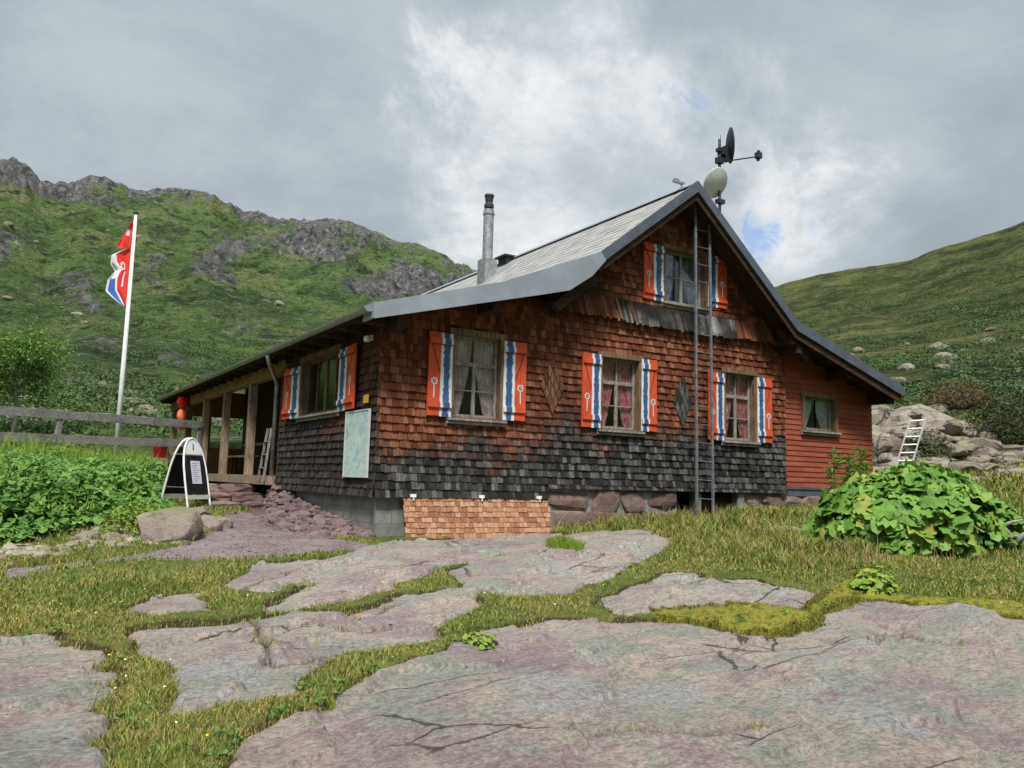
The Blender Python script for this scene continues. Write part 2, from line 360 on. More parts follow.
def m_shingle(kind):
    def f(nt, pos):
        r = nt.attr('rnd'); sp = nt.node('ShaderNodeSeparateXYZ', {0: pos})
        st = nt.noise(nt.mapping(pos, (55, 55, 3)), 1.0, 5, .65); st2 = nt.noise(nt.mapping(pos, (130, 130, 6)), 1.0, 3, .6)
        br = nt.noise(pos, .8, 4, .6); r2 = nt.math('FRACT', nt.math('MULTIPLY', r, 17.37)); r3 = nt.math('FRACT', nt.math('MULTIPLY', r, 91.7))
        warm = nt.ramp(nt.math('ADD', nt.math('ADD', nt.math('MULTIPLY', r, .42), nt.math('MULTIPLY', br, .2)), nt.math('MULTIPLY', st, .5)),
                       [(.22, (.028, .011, .008)), (.40, (.115, .036, .017)), (.58, (.175, .056, .028)), (.78, (.285, .115, .065)), (.92, (.40, .25, .17))])
        grey = nt.ramp(nt.math('ADD', nt.math('MULTIPLY', r2, .36), nt.math('ADD', .06, nt.math('MULTIPLY', st, .55))),
                       [(.30, (.009, .009, .009)), (.46, (.030, .029, .028)), (.62, (.080, .078, .074)), (.84, (.24, .235, .22))])
        if kind == 'new':
            c = nt.ramp(nt.math('ADD', nt.math('MULTIPLY', r, .6), nt.math('MULTIPLY', st, .4)), [(.15, (.26, .11, .06)), (.5, (.42, .21, .12)), (.85, (.52, .32, .20))])
        elif kind == 'silver': c = nt.mix(nt.step(nt.math('ADD', nt.noise(pos, 1.3, 4), nt.math('MULTIPLY', st, .2)), .5, .72), (.025, .023, .022), nt.mix(r2, (.04, .04, .036), (.34, .33, .30)))
        elif kind == 'diamond': c = nt.mix(nt.step(st, .35, .6), (.045, .020, .012), nt.mix(r2, (.17, .07, .035), (.27, .15, .085)))
        elif kind == 'diamond_grey': c = nt.mix(nt.step(st, .35, .6), (.015, .015, .014), nt.mix(r2, (.04, .035, .03), (.20, .19, .18)))
        else:
            z = sp.outputs[2]; x = sp.outputs[0]
            if kind == 'front': lim = nt.math('ADD', .62, nt.math('MULTIPLY', nt.step(x, .2, 4.5), .62))
            else: lim = nt.math('ADD', 1.25, 0.0)
            t = nt.math('ADD', nt.math('SUBTRACT', z, lim), nt.math('ADD', nt.math('MULTIPLY', nt.math('SUBTRACT', br, .5), 2.0), nt.math('MULTIPLY', nt.math('SUBTRACT', r3, .5), .22)))
            c = nt.mix(nt.step(t, -.22, .30), grey, warm)
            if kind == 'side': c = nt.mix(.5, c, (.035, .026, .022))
            dk = nt.step(nt.noise(nt.mapping(pos, loc=(3, 3, 3)), .55, 4, .6), .50, .68)
            c = nt.mix(nt.math('MULTIPLY', dk, .62), c, (.030, .018, .014))
        c = nt.mix(nt.step(st2, .48, .36), c, nt.mix(.65, c, (.012, .009, .008)))
        return c, .85, nt.bump(nt.math('ADD', st, nt.math('MULTIPLY', st2, .6)), .9, .012)
    return f
M_SHF = material('shingle_front', m_shingle('front'), spec=.15); M_SHS = material('shingle_side', m_shingle('side'), spec=.15)
M_SHN = material('shingle_new', m_shingle('new'), spec=.15); M_SHV = material('shingle_silver', m_shingle('silver'), spec=.15)
M_SHD = material('shingle_diamond', m_shingle('diamond'), spec=.15); M_SHDG = material('shingle_diamond_grey', m_shingle('diamond_grey'), spec=.15)

def m_wood(c0, c1, sc=(30, 30, 30), dirt=.4):
    def f(nt, pos):
        g = nt.noise(nt.mapping(pos, sc), 1.0, 6, .65, .4); k = nt.noise(pos, 3, 5, .6)
        c = nt.mix(nt.step(g, .3, .7), c0, c1); c = nt.mix(nt.math('MULTIPLY', nt.step(k, .45, .7), dirt), c, tuple(x * .3 for x in c0))
        return c, .85, nt.bump(g, .6, .006)
    return f
M_FRAMEW = material('weathered_frame_wood', m_wood((.085, .05, .032), (.25, .165, .105), (40, 40, 4)), spec=.15)
M_SASH = material('grey_sash_wood', m_wood((.13, .115, .10), (.36, .34, .31), (40, 40, 8)), spec=.15)
M_DARKW = material('dark_eave_wood', m_wood((.022, .014, .010), (.075, .042, .026), (6, 30, 30)), spec=.15)
M_BEAM = material('porch_beam_wood', m_wood((.20, .095, .045), (.42, .25, .13), (30, 4, 30)), spec=.15)
M_POST = material('porch_post_wood', m_wood((.15, .11, .08), (.38, .29, .21), (35, 35, 4)), spec=.15)
M_FENCE = material('grey_fence_wood', m_wood((.15, .14, .13), (.36, .34, .32), (4, 30, 40)), spec=.15)
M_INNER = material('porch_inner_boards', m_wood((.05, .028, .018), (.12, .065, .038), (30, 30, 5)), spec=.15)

def m_redboards(nt, pos):
    n = nt.noise(nt.mapping(pos, (4, 4, 60)), 1, 5, .6); k = nt.noise(pos, 2.2, 6, .65); r = nt.attr('rnd')
    c = nt.mix(r, (.26, .062, .036), (.35, .098, .055)); c = nt.mix(nt.step(n, .4, .7), nt.mix(.35, c, (.06, .015, .01)), c)
    c = nt.mix(nt.math('MULTIPLY', nt.step(k, .55, .7), .35), c, (.36, .13, .08))
    return c, .8, nt.bump(n, .4, .004)
M_RED = material('red_stained_boards', m_redboards, spec=.2)
def paint(name, col, wear=.35):
    def f(nt, pos):
        n = nt.noise(pos, 28, 7, .75); s = nt.noise(nt.mapping(pos, (50, 50, 3)), 1, 4, .6); k = nt.noise(pos, 4, 5, .6)
        c = nt.mix(nt.step(k, .35, .7), tuple(x * .80 for x in col), col)
        c = nt.mix(nt.math('MULTIPLY', nt.step(nt.math('ADD', n, nt.math('MULTIPLY', s, .4)), .78, .95), wear), c, (.22, .19, .16))
        c = nt.mix(nt.math('MULTIPLY', nt.step(s, .55, .75), .25), c, tuple(x * .5 for x in col))
        return c, .6, nt.bump(s, .35, .004)
    return material(name, f, spec=.3)
P_ORANGE = paint('shutter_orange_paint', (.60, .085, .032)); P_WHITE = paint('shutter_white_paint', (.68, .70, .72)); P_BLUE = paint('shutter_blue_paint', (.040, .105, .235))
M_BRACE = material('shutter_brace_rust', color=(.16, .03, .015), var=.4, vscale=30)

def m_tile(nt, pos):
    r = nt.attr('rnd'); n = nt.noise(pos, 5, 8, .7); f = nt.noise(pos, 45, 5, .7)
    c = nt.mix(r, (.26, .255, .245), (.35, .345, .325)); c = nt.mix(nt.math('MULTIPLY', nt.step(n, .5, .7), .55), c, (.20, .195, .175))
    c = nt.mix(nt.step(f, .6, .75), c, (.48, .47, .42))
    return c, .75, nt.bump(f, .3, .004)
M_TILE = material('grey_roof_tile', m_tile, spec=.3)
M_FASCIA = material('dark_blue_grey_metal', color=(.105, .125, .155), rough=.45, metal=.3, var=.18, vscale=3, bumpy=(3, .15, .01))
M_FASCIAL = material('light_grey_metal', color=(.29, .325, .37), rough=.5, metal=.3, var=.12, vscale=2, bumpy=(2, .2, .01))
M_ZINC = material('galvanised_steel', color=(.34, .35, .36), rough=.45, metal=.6, var=.3, vscale=12)
M_ALU = material('ladder_aluminium', color=(.62, .63, .63), rough=.45, metal=.35, var=.12, vscale=20)
M_LADS = material('ladder_grey_steel', color=(.20, .215, .23), rough=.5, metal=.5, var=.3, vscale=10)
M_DARKM = material('dark_metal', color=(.045, .05, .055), rough=.5, metal=.4, var=.3, vscale=20)
M_DISH = material('dish_enamel', color=(.50, .52, .49), rough=.5, var=.12, vscale=6)
M_WHITE = material('white_enamel', color=(.74, .75, .74), rough=.45, var=.08, vscale=9)
M_BLACK = material('black_panel', color=(.012, .013, .014), rough=.55, var=.3, vscale=9)
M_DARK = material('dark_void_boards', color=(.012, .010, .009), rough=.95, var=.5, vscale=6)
M_PAPER = material('pale_paper', color=(.60, .60, .72), rough=.7, var=.05, vscale=15)
M_INK = material('grey_ink', color=(.25, .26, .34), rough=.7)
def m_conc(nt, pos):
    b = nt.node('ShaderNodeTexBrick', {'Scale': 1.0, 'Mortar Size': .006, 'Brick Width': .5, 'Row Height': .2, 'Color1': (.19, .19, .18, 1), 'Color2': (.235, .235, .225, 1), 'Mortar': (.14, .14, .13, 1)})
    sp = nt.node('ShaderNodeSeparateXYZ', {0: pos}); u = nt.math('SUBTRACT', sp.outputs[0], sp.outputs[1])
    nt.l.new(nt.node('ShaderNodeCombineXYZ', {0: u, 1: sp.outputs[2], 2: 0.0}).outputs[0], b.inputs['Vector'])
    n = nt.noise(pos, 4, 8, .7); f = nt.noise(pos, 30, 6, .7); c = nt.mix(nt.step(n, .42, .68), b.outputs[0], (.115, .12, .11)); c = nt.mix(nt.step(f, .6, .8), c, (.30, .30, .285))
    return c, .9, nt.bump(nt.math('ADD', f, nt.math('MULTIPLY', b.outputs['Fac'], -1.5)), .5, .006)
M_CONC = material('concrete_block', m_conc, spec=.15)
M_MORTAR = material('lime_mortar', color=(.23, .215, .205), rough=.95, var=.3, vscale=12, bumpy=(25, .6, .01))

def leafmat(name, lo, hi, tip=None, trans=.25):
    def f(nt, pos):
        r = nt.attr('rnd'); n = nt.noise(pos, 1.3, 4, .6); k = nt.noise(pos, 25, 3)
        c = nt.mix(nt.math('ADD', nt.math('MULTIPLY', r, .7), nt.math('MULTIPLY', n, .3)), lo, hi)
        if tip: c = nt.mix(nt.step(nt.math('FRACT', nt.math('MULTIPLY', r, 13.7)), .86, .95), c, tip)
        c = nt.mix(nt.math('MULTIPLY', nt.step(k, .5, .7), .25), c, lo)
        return c, .55, None
    mt = material(name, f, spec=.3); b = mt.node_tree.nodes['Principled BSDF']
    nt = NT(mt.node_tree); tr = nt.node('ShaderNodeBsdfTranslucent'); nt.l.new(b.inputs['Base Color'].links[0].from_socket, tr.inputs[0])
    mx = nt.node('ShaderNodeMixShader', {0: trans, 1: b.outputs[0], 2: tr.outputs[0]})
    nt.l.new(mx.outputs[0], mt.node_tree.nodes['Material Output'].inputs[0]); return mt
M_LEAF = leafmat('broad_leaf', (.06, .15, .022), (.22, .40, .065), (.34, .36, .07))
M_LEAFL = leafmat('herb_leaf', (.040, .115, .020), (.21, .39, .07))
M_LEAFT = leafmat('tree_leaf', (.08, .16, .03), (.20, .32, .06))
M_LEAFD = leafmat('dark_shrub_leaf', (.018, .032, .012), (.055, .075, .022), (.12, .07, .025))
M_LIME = leafmat('lime_leaf', (.13, .23, .03), (.28, .38, .05), (.35, .33, .04))
M_STEM = material('green_stem', color=(.09, .13, .035), var=.3)
M_BARK = material('pale_bark', color=(.27, .26, .24), var=.35, vscale=20, bumpy=(40, .5, .01))
def m_blade(nt, pos):
    r = nt.attr('rnd'); n = nt.noise(pos, 1.0, 5, .65, .3); n2 = nt.noise(nt.mapping(pos, loc=(5, 1, 2)), 3.3, 4)
    g = nt.ramp(nt.math('ADD', nt.math('MULTIPLY', r, .45), nt.math('MULTIPLY', n, .6)), [(.27, (.046, .098, .018)), (.44, (.11, .178, .03)), (.58, (.235, .25, .045)), (.75, (.37, .30, .10))])
    c = nt.mix(nt.math('MULTIPLY', nt.step(nt.math('FRACT', nt.math('MULTIPLY', r, 29.3)), .80, .92), nt.step(n2, .4, .6)), g, (.34, .20, .10))
    return c, .6, None
M_BLADE = material('grass_blade', m_blade, spec=.2)
M_FLY = material('yellow_petal', color=(.75, .60, .03), rough=.6); M_FLW = material('white_petal', color=(.75, .72, .66), rough=.6)
M_MOSSB = leafmat('moss_tuft', (.055, .07, .012), (.26, .25, .03), (.19, .10, .035), .1)

def m_glass():
    mt = bpy.data.materials.new('window_glass'); mt.use_nodes = True; nt = NT(mt.node_tree); nt.n.remove(nt.n['Principled BSDF'])
    t = nt.node('ShaderNodeBsdfTransparent', {'Color': (.82, .86, .86)}); g = nt.node('ShaderNodeBsdfGlossy', {'Color': (.9, .95, 1.), 'Roughness': .06})
    fr = nt.node('ShaderNodeLayerWeight', {'Blend': .5}).outputs['Facing']
    mx = nt.node('ShaderNodeMixShader', {0: nt.math('ADD', nt.math('MULTIPLY', nt.math('POWER', fr, 4.0), .6), .07), 1: t.outputs[0], 2: g.outputs[0]})
    nt.l.new(mx.outputs[0], nt.n['Material Output'].inputs[0]); return mt
M_GLASS = m_glass()
def curtain(name, a, b):
    def f(nt, pos):
        n = nt.noise(nt.mapping(pos, (60, 60, 2)), 1, 4, .5); k = nt.noise(nt.mapping(pos, (1, 1, 1)), 9, 5)
        return nt.mix(nt.step(n, .38, .62), a, nt.mix(nt.step(k, .4, .65), b, a)), .8, nt.bump(n, .5, .02)
    return material(name, f, spec=.1)
M_CUR = curtain('pink_curtain', (.60, .36, .38), (.92, .84, .84)); M_CUR2 = curtain('red_curtain', (.50, .09, .10), (.85, .45, .47)); M_CURW = curtain('white_curtain', (.55, .56, .53), (.88, .88, .85)); M_CURD = curtain('grey_curtain', (.15, .16, .18), (.45, .46, .50))

# ---------------------------------------------------------------- terrain
CP = np.array([(-4.5,-10.9,-1.35),(-8,-8,-1.45),(-10,-3,-1.25),(-5,-4,-1.0),(-4,0,-.86),(-2.5,-.2,-.72),(-2.6,1.6,-.48),(-1.1,2,-.58),(-.9,4,-.5),
(0,-.4,-.64),(2.9,-.4,-.55),(5.7,-.4,-.38),(8.5,-.5,-.32),(11.4,-.6,-.12),(0,-5,-.92),(3,-4,-.66),(4.6,-4.6,-.52),(7,-4,-.32),(2,-9,-1.12),(6,-8,-.8),
(10,-5,0.),(15,0,.5),(13,5,.6),(-4,9,.3),(-4,13,.5),(-1,13,.1),(-9,12,.4),(-6,5,-.25),(-4,4,-.3),(-11,6,-.1),(-.3,6,-.35),(5,10,-.5),(11.5,10,.2),
(-2,5.2,-.35),(-2,-7,-1.08),(5,3,-.6),(-9,-13,-1.6),(3,-14,-1.5),(8,-12,-1.1),(18,-6,.6),(22,4,1.),(0,22,.6),(-12,22,.7),(10,22,.8)],float)
def _tps():
    P=CP[:,:2]; n=len(P)
    d2=((P[:,None]-P[None])**2).sum(-1)
    K=0.5*d2*np.log(d2+1e-9)+np.eye(n)*0.6
    A=np.zeros((n+3,n+3)); A[:n,:n]=K; A[:n,n]=1; A[:n,n+1:]=P; A[n,:n]=1; A[n+1:,:n]=P.T
    return np.linalg.solve(A,np.r_[CP[:,2],0,0,0])
_W=_tps()
def near_h(x,y):
    x=np.asarray(x,float); y=np.asarray(y,float)
    s=_W[-3]+_W[-2]*x+_W[-1]*y
    for i in range(len(CP)):
        d2=(x-CP[i,0])**2+(y-CP[i,1])**2
        s=s+_W[i]*0.5*d2*np.log(d2+1e-9)
    return s
POLY = {
'A': [(-3.84, -7.78), (-3.43, -6.79), (-3.09, -6.51), (-2.78, -6.16), (-2.15, -5.8), (-1.44, -5.46), (-0.91, -5.19), (-0.56, -5.1), (0.19, -5.35), (0.53, -5.78), (0.61, -6.03), (0.84, -6.34), (1.47, -6.28), (2.06, -6.02), (2.48, -5.95), (2.94, -6.3), (3.14, -6.52), (3.25, -7.0), (3.87, -8.04), (0.59, -10.05)],
'B': [(-4.39, -4.02), (-4.15, -3.94), (-4.09, -4.46), (-3.89, -4.63), (-3.91, -5.6), (-3.98, -6.05), (-4.09, -6.43), (-4.19, -7.57), (-4.93, -7.13), (-5.28, -3.87)],
'Cc': [(-3.48, -4.06), (-2.81, -4.1), (-2.67, -3.98), (-2.23, -3.91), (-1.92, -4.13), (-1.38, -3.83), (-0.95, -3.67), (-0.43, -3.66), (-0.79, -4.31), (-1.37, -4.75), (-1.67, -5.08), (-2.01, -5.13), (-2.37, -5.26), (-2.7, -5.43), (-3.01, -5.9), (-3.22, -5.98), (-3.51, -6.02), (-3.38, -5.46), (-3.44, -4.84), (-3.6, -4.76)],
'D': [(-3.43, -2.91), (-3.1, -2.58), (-2.8, -2.63), (-2.88, -2.97), (-2.97, -3.53), (-3.26, -3.63), (-3.46, -3.32)],
'E1': [(-2.47, -2.38), (-1.78, -1.28), (-0.85, -1.39), (0.34, -0.5), (2.32, 0.05), (3.81, -1.11), (3.62, -2.2), (2.59, -2.85), (1.84, -3.35), (0.81, -3.86), (0.28, -4.24), (-0.24, -4.1), (-0.35, -3.68), (-0.51, -3.5), (-0.01, -2.73), (0.62, -2.43), (0.02, -2.3), (-0.68, -2.85), (-1.06, -2.97), (-1.64, -2.64), (-1.83, -2.59), (-2.23, -2.79)],
'E2': [(-2.39, -3.54), (-1.65, -2.68), (-1.02, -2.85), (-1.23, -3.36), (-1.95, -3.57), (-2.35, -3.72)],
'F': [(0.38, -4.84), (1.14, -4.3), (1.84, -4.14), (2.15, -4.36), (2.33, -4.75), (2.24, -5.22), (2.46, -5.49), (1.79, -5.82), (1.64, -5.43), (1.16, -5.27), (0.74, -5.13), (0.36, -5.08)],
'G': [(5.19, -2.37), (5.62, -2.29), (5.82, -2.67), (5.13, -3.14), (4.67, -2.92)],
'path': [(-4.41, -0.94), (-4.42, -0.07), (-3.84, -0.1), (-3.12, -0.13), (-2.51, 0.19), (-1.85, 1.35), (-1.12, 4.27), (-0.08, 5.12), (0.04, 3.46), (-0.44, 0.12), (-0.22, -0.62), (-0.33, -1.05), (-1.02, -1.16), (-1.93, -1.0), (-3.14, -0.39), (-3.85, -0.44)],
'moss': [(0.56, -5.18), (1.16, -5.27), (1.56, -5.45), (1.77, -5.86), (2.42, -5.55), (3.22, -5.37), (2.65, -5.93), (2.14, -5.93), (1.79, -6.29), (1.52, -6.24), (0.84, -6.34), (0.63, -6.02), (0.52, -5.79), (0.41, -5.49)],
'moss2': [(2.95, -5.56), (3.07, -6.08), (3.66, -6.51), (3.78, -6.74), (3.23, -7.01), (3.18, -6.5), (2.98, -6.28), (2.58, -5.98)],
}
CRACKS = [
[(-2.67, -3.36), (-2.7, -4.1), (-2.76, -4.71), (-2.86, -5.41)] ,
[(-2.53, -4.46), (-2.06, -4.4), (-1.68, -4.21), (-1.34, -3.92)] ,
[(-2.26, -4.55), (-2.0, -4.81), (-1.65, -4.67)] ,
[(-1.94, -7.33), (-1.53, -7.47), (-1.29, -7.66), (-0.87, -7.75)] ,
[(-2.4, -2.69), (-1.65, -2.02), (-0.85, -1.46)] ,
[(-2.91, -5.28), (-2.71, -5.47), (-2.47, -5.34)] ,
[(1.33, -6.83), (1.89, -6.75), (1.8, -7.02), (1.93, -7.22)] ,
[(0.98, -4.22), (1.67, -4.51), (1.86, -5.02)] ,
[(-0.09, -2.51), (0.97, -2.32), (1.75, -2.9)] ,
]
SKY = [(-40, .30), (-25, .31), (-11.02, 0.3186), (-5.73, 0.3159), (-1.8, 0.3208), (-1.2, 0.3255), (-0.49, 0.3218), (0.36, 0.3117), (1.2, 0.3058), (2.01, 0.3111), (3.08, 0.3241), (3.93, 0.326), (4.71, 0.3205), (5.74, 0.3157), (7.53, 0.3189), (9.37, 0.3242), (10.64, 0.3228), (11.51, 0.3141), (12.63, 0.3082), (13.95, 0.3075), (15.63, 0.3035), (18.33, 0.3099), (19.71, 0.311), (21.13, 0.3004), (22.56, 0.2922), (25.05, 0.2887), (26.14, 0.2808), (27.24, 0.2689), (28.69, 0.2585), (34.85, 0.2116), (44.62, 0.2111), (50.14, 0.2396), (52.12, 0.2478), (54.37, 0.2552), (56.13, 0.2574), (57.96, 0.2596), (60.09, 0.2706), (61.65, 0.2758), (63.21, 0.281), (64.27, 0.2872), (70.42, 0.3123), (76.55, 0.3062), (100, .26), (180, .2)]
SA = np.array([s[0] for s in SKY]); SE = np.array([s[1] for s in SKY])
GP = lambda k: POLY[k]
BELTS = ((17.5, .283, 4.2, .024, .50), (12, .262, 2.0, .022, .28), (1, .305, 4.5, .012, .40), (-1.5, .235, 1.6, .022, .40), (3.2, .20, 1.3, .026, .40), (27, .225, 5.0, .030, .52), (22.5, .240, 2.6, .018, .35), (10.5, .235, 1.5, .018, .40), (19, .155, 3, .010, .36), (13, .175, 2.5, .012, .36), (25, .18, 2.5, .014, .3), (7, .215, 1.2, .026, .32), (5, .13, 1.5, .022, .25), (9, .13, 1.2, .012, .35))
def mountain(x, y):
    dx = x - CAM[0]; dy = y - CAM[1]; d = np.hypot(dx, dy); az = np.degrees(np.arctan2(dx, dy))
    side = sstep(az, 33, 45); side = np.where(az < -90, 1.0, side)
    dr = 430 * (1 - side) + 210 * side
    er = np.interp(az, SA, SE)
    s = np.clip((d - 24) / (dr - 24), 0, 1)
    wv = fbm(az * .07, d * .0, oct=2, seed=31) * .05
    e0 = .015 + side * .045
    lin = s ** (.62 + wv)
    te = e0 + (er - e0) * lin
    te = np.where(d > dr, er - (d - dr) / dr * .25, te)
    z = CAM[2] + d * te
    # relief, fading at the crest so the crest keeps its line
    fade = (1 - .90 * np.exp(-((d - dr) / (dr * .13)) ** 2)) * sstep(d, 22, 60)
    big = fbm(x / 60, y / 60, oct=6, seed=3, ridged=True, gain=.55)
    crag = fbm(x / 17, y / 17, oct=5, seed=9, ridged=True, gain=.6)
    sm = fbm(x / 40, y / 40, oct=6, seed=14)
    fine = fbm(x / 5, y / 5, oct=4, seed=19)
    z = z + fade * ((1 - side) * (big * d * .038 + crag * d * .012) + side * (sm * d * .016 + fbm(x / 9, y / 9, oct=4, seed=41) * .5) + fine * .35)
    # rocky cap on the left crest
    cap = (1 - side) * np.exp(-((d - dr) / 55) ** 2)
    z = z + cap * (fbm(x / 9, y / 9, oct=5, seed=23, ridged=True, gain=.65) * 1.3 * (1 + .6 * np.exp(-((az + 1) / 9) ** 2) - .5 * sstep(az, 12, 20)) - .3)
    z = z + side * np.exp(-((d - dr) / 30) ** 2) * fbm(x / 12, y / 12, oct=4, seed=27) * .8
    el = (z - CAM[2]) / np.maximum(d, 1); rk = .14 + cap * (.60 - .30 * sstep(az, 12, 18)) + np.clip(crag - .30, 0, 1) * .35 + np.clip(big - .40, 0, 1) * .3
    wa = az + 1.6 * fbm(x / 25, y / 25, oct=4, seed=301); we = el + .016 * fbm(x / 25, y / 25, oct=4, seed=305)
    def belt(a0, e0, ra, re, amt): return amt * np.exp(-(((wa - a0) / ra) ** 2 + ((we - e0) / re) ** 2) ** 1.5)
    for a in BELTS: rk = rk + belt(*a) * (1 - side)
    rk = np.clip(rk * (1 - side) + side * (.02 + belt(60.5, .135, 1.5, .008, .6) + belt(57, .095, 1.0, .008, .5)), 0, 1)
    k = sstep(rk, .3, .6) * sstep(d, 40, 90)
    z = z + k * (1 - side) * (.25 + .75 * fade) * (fbm(x / 13, y / 13, oct=5, seed=311, ridged=True, gain=.6) * d * .022 - d * .006)
    return z, side, cap, d, az, rk
def ground_h(x, y):
    x = np.asarray(x, float); y = np.asarray(y, float)
    d = np.hypot(x - CAM[0], y - CAM[1]); b = sstep(d, 19, 34)
    nz = near_h(np.clip(x, -16, 24), np.clip(y, -18, 26))
    z = nz * (1 - b) + b * mountain(x, y)[0]
    lump = fbm(x * 1.1, y * 1.1, oct=5, seed=50) * .045 + fbm(x * 5, y * 5, oct=3, seed=55) * .012
    inh = (x > -.1) & (x < 11.5) & (y > 0) & (y < 17.2)
    pth = np.zeros_like(z)
    if z.ndim: 
        pm = sstep(poly_sd(x, y, POLY['path']), -.25, .15)
        lump = lump * (1 - .8 * pm)
    z = z + np.where(inh, 0, lump)
    return np.where(inh, np.minimum(z, -.35), z)
ROCKK = ['A', 'B', 'Cc', 'D', 'E1', 'E2', 'F', 'G']
def rock_sd(x, y):
    s = np.full(x.shape, -9.)
    wx = x + fbm(x * 1.8, y * 1.8, oct=6, seed=61, gain=.62) * .22; wy = y + fbm(x * 1.8, y * 1.8, oct=6, seed=67, gain=.62) * .22
    for k in ROCKK: s = np.maximum(s, poly_sd(wx, wy, POLY[k]))
    return s + .07 + .05 * fbm(x * 5, y * 5, oct=4, seed=69)
def make_ground():
    az = np.concatenate([np.arange(-180, -16, 4.), np.arange(-16, -6, .5), np.arange(-6, 70, .11), np.arange(70, 84, .5), np.arange(84, 180.1, 4.)])
    rad = np.exp(np.concatenate([np.linspace(math.log(.6), math.log(2.5), 10), np.linspace(math.log(2.5), math.log(16), 200)[1:], np.linspace(math.log(16), math.log(520), 520)[1:], np.linspace(math.log(520), math.log(2500), 25)[1:]]))
    A, D = np.meshgrid(np.radians(az), rad, indexing='ij')
    X = CAM[0] + D * np.sin(A); Y = CAM[1] + D * np.cos(A)
    sh = X.shape; X = X.ravel(); Y = Y.ravel(); Z = ground_h(X, Y)
    mz, side, cap, d, azz, rk = mountain(X, Y)
    far = sstep(d, 20, 34)
    ps = poly_sd(X, Y, POLY['path']); gravel = sstep(ps, -.12, .10)
    moss = np.maximum(sstep(poly_sd(X, Y, POLY['moss']), -.12, .05), sstep(poly_sd(X, Y, POLY['moss2']), -.12, .05))
    nr = d < 14; rsd = np.full(X.shape, -9.); rsd[nr] = rock_sd(X[nr], Y[nr]); Z = Z + np.where(nr, .045 * sstep(-rsd, .0, .10) * (1 - gravel) - .14 * sstep(rsd, -.02, .07), 0); soil = np.where(nr, np.exp(-((rsd + .02) / .05) ** 2), 0)
    Z = Z + moss * (.0 + .06 * np.abs(fbm(X * 6, Y * 6, oct=4, seed=77)))
    np_mesh('ground', np.stack([X, Y, Z], 1), grid_faces(*sh), M_GROUND, attrs={'far': ('POINT', far), 'crag': ('POINT', np.clip(rk, 0, 1)), 'side': ('POINT', side), 'gravel': ('POINT', gravel), 'moss': ('POINT', moss), 'soil': ('POINT', soil)}, kind='structure')
make_ground()

def crack_d(x, y):
    wx = x + fbm(x * 4, y * 4, oct=4, seed=401) * .07; wy = y + fbm(x * 4, y * 4, oct=4, seed=405) * .07; d = np.full(x.shape, 9.)
    for c in CRACKS:
        for a, b in zip(c[:-1], c[1:]):
            ex, ey = b[0] - a[0], b[1] - a[1]; t = np.clip(((wx - a[0]) * ex + (wy - a[1]) * ey) / (ex * ex + ey * ey), 0, 1)
            d = np.minimum(d, np.hypot(wx - a[0] - ex * t, wy - a[1] - ey * t))
    return d
def rock_z(x, y, sd=None):
    sd = rock_sd(x, y) if sd is None else sd
    h = near_h(x, y) + .0
    rise = -.10 + .115 * sstep(sd, -.06, .03) + .05 * sstep(sd, .05, 1.0)
    u = x * .80 + y * .6; v = -x * .6 + y * .8
    rel = fbm(x * .45, y * .45, oct=3, seed=71) * .06 + fbm(u * 1.1, v * 3.4, oct=6, seed=73, gain=.5) * .020 + fbm(u * 5, v * 13, oct=4, seed=79, gain=.6) * .006
    # bedding steps
    q = (v * 1.0 + fbm(x * .8, y * .8, oct=6, seed=83, gain=.6) * 1.0) * 1.1
    st = (q - np.floor(q)); rel = rel + (sstep(st, .0, .03) - st) * .048
    cd_ = crack_d(x, y); return h + rise + rel - .07 * (1 - sstep(cd_, .004, .035)) + .012 * np.exp(-((cd_ - .05) / .04) ** 2)
def make_slabs():
    xs = np.arange(-6.6, 7.0, .027); ys = np.arange(-10.6, .15, .027)
    X, Y = np.meshgrid(xs, ys, indexing='ij'); sh = X.shape; X = X.ravel(); Y = Y.ravel()
    sd = rock_sd(X, Y); Z = rock_z(X, Y, sd); F = grid_faces(*sh)
    F = F[(sd[F] > -.15).any(1)]
    used = np.unique(F); mp = np.full(len(X), -1); mp[used] = np.arange(len(used))
    np_mesh('bedrock', np.stack([X, Y, Z], 1)[used], mp[F], M_SLAB, attrs={'crack': ('POINT', (1 - sstep(crack_d(X, Y), .0, .035))[used])}, kind='structure')
make_slabs()
def surf_h(x, y):
    g = ground_h(x, y); sd = rock_sd(x, y)
    return np.where(sd > -.1, np.maximum(g, rock_z(x, y, sd)), g), sd

# ---------------------------------------------------------------- blades, tufts, leaves (numpy builders)
def blades(name, x, y, z, h, wd, lean, rg, mat, **tags):
    n = len(x); a = rg.uniform(0, 2 * np.pi, n); b = rg.uniform(0, 2 * np.pi, n); L = lean * rg.uniform(.2, 1, n) * h
    wx = np.cos(a) * wd / 2; wy = np.sin(a) * wd / 2; lx = np.cos(b) * L; ly = np.sin(b) * L
    V = np.stack([np.stack([x - wx, y - wy, z - .01], 1), np.stack([x + wx, y + wy, z - .01], 1),
                  np.stack([x + wx * .7 + lx * .35, y + wy * .7 + ly * .35, z + h * .6], 1), np.stack([x - wx * .7 + lx * .35, y - wy * .7 + ly * .35, z + h * .6], 1),
                  np.stack([x + lx, y + ly, z + h * .95], 1)], 1).reshape(-1, 3)
    i = np.arange(n)[:, None] * 5
    F = np.concatenate([i + np.array([[0, 1, 2]]), i + np.array([[0, 2, 3]]), i + np.array([[3, 2, 4]])]); r = rg.uniform(0, 1, n)
    return np_mesh(name, V, F, mat, attrs={'rnd': ('FACE', np.concatenate([r, r, r]))}, smooth=False, **tags)
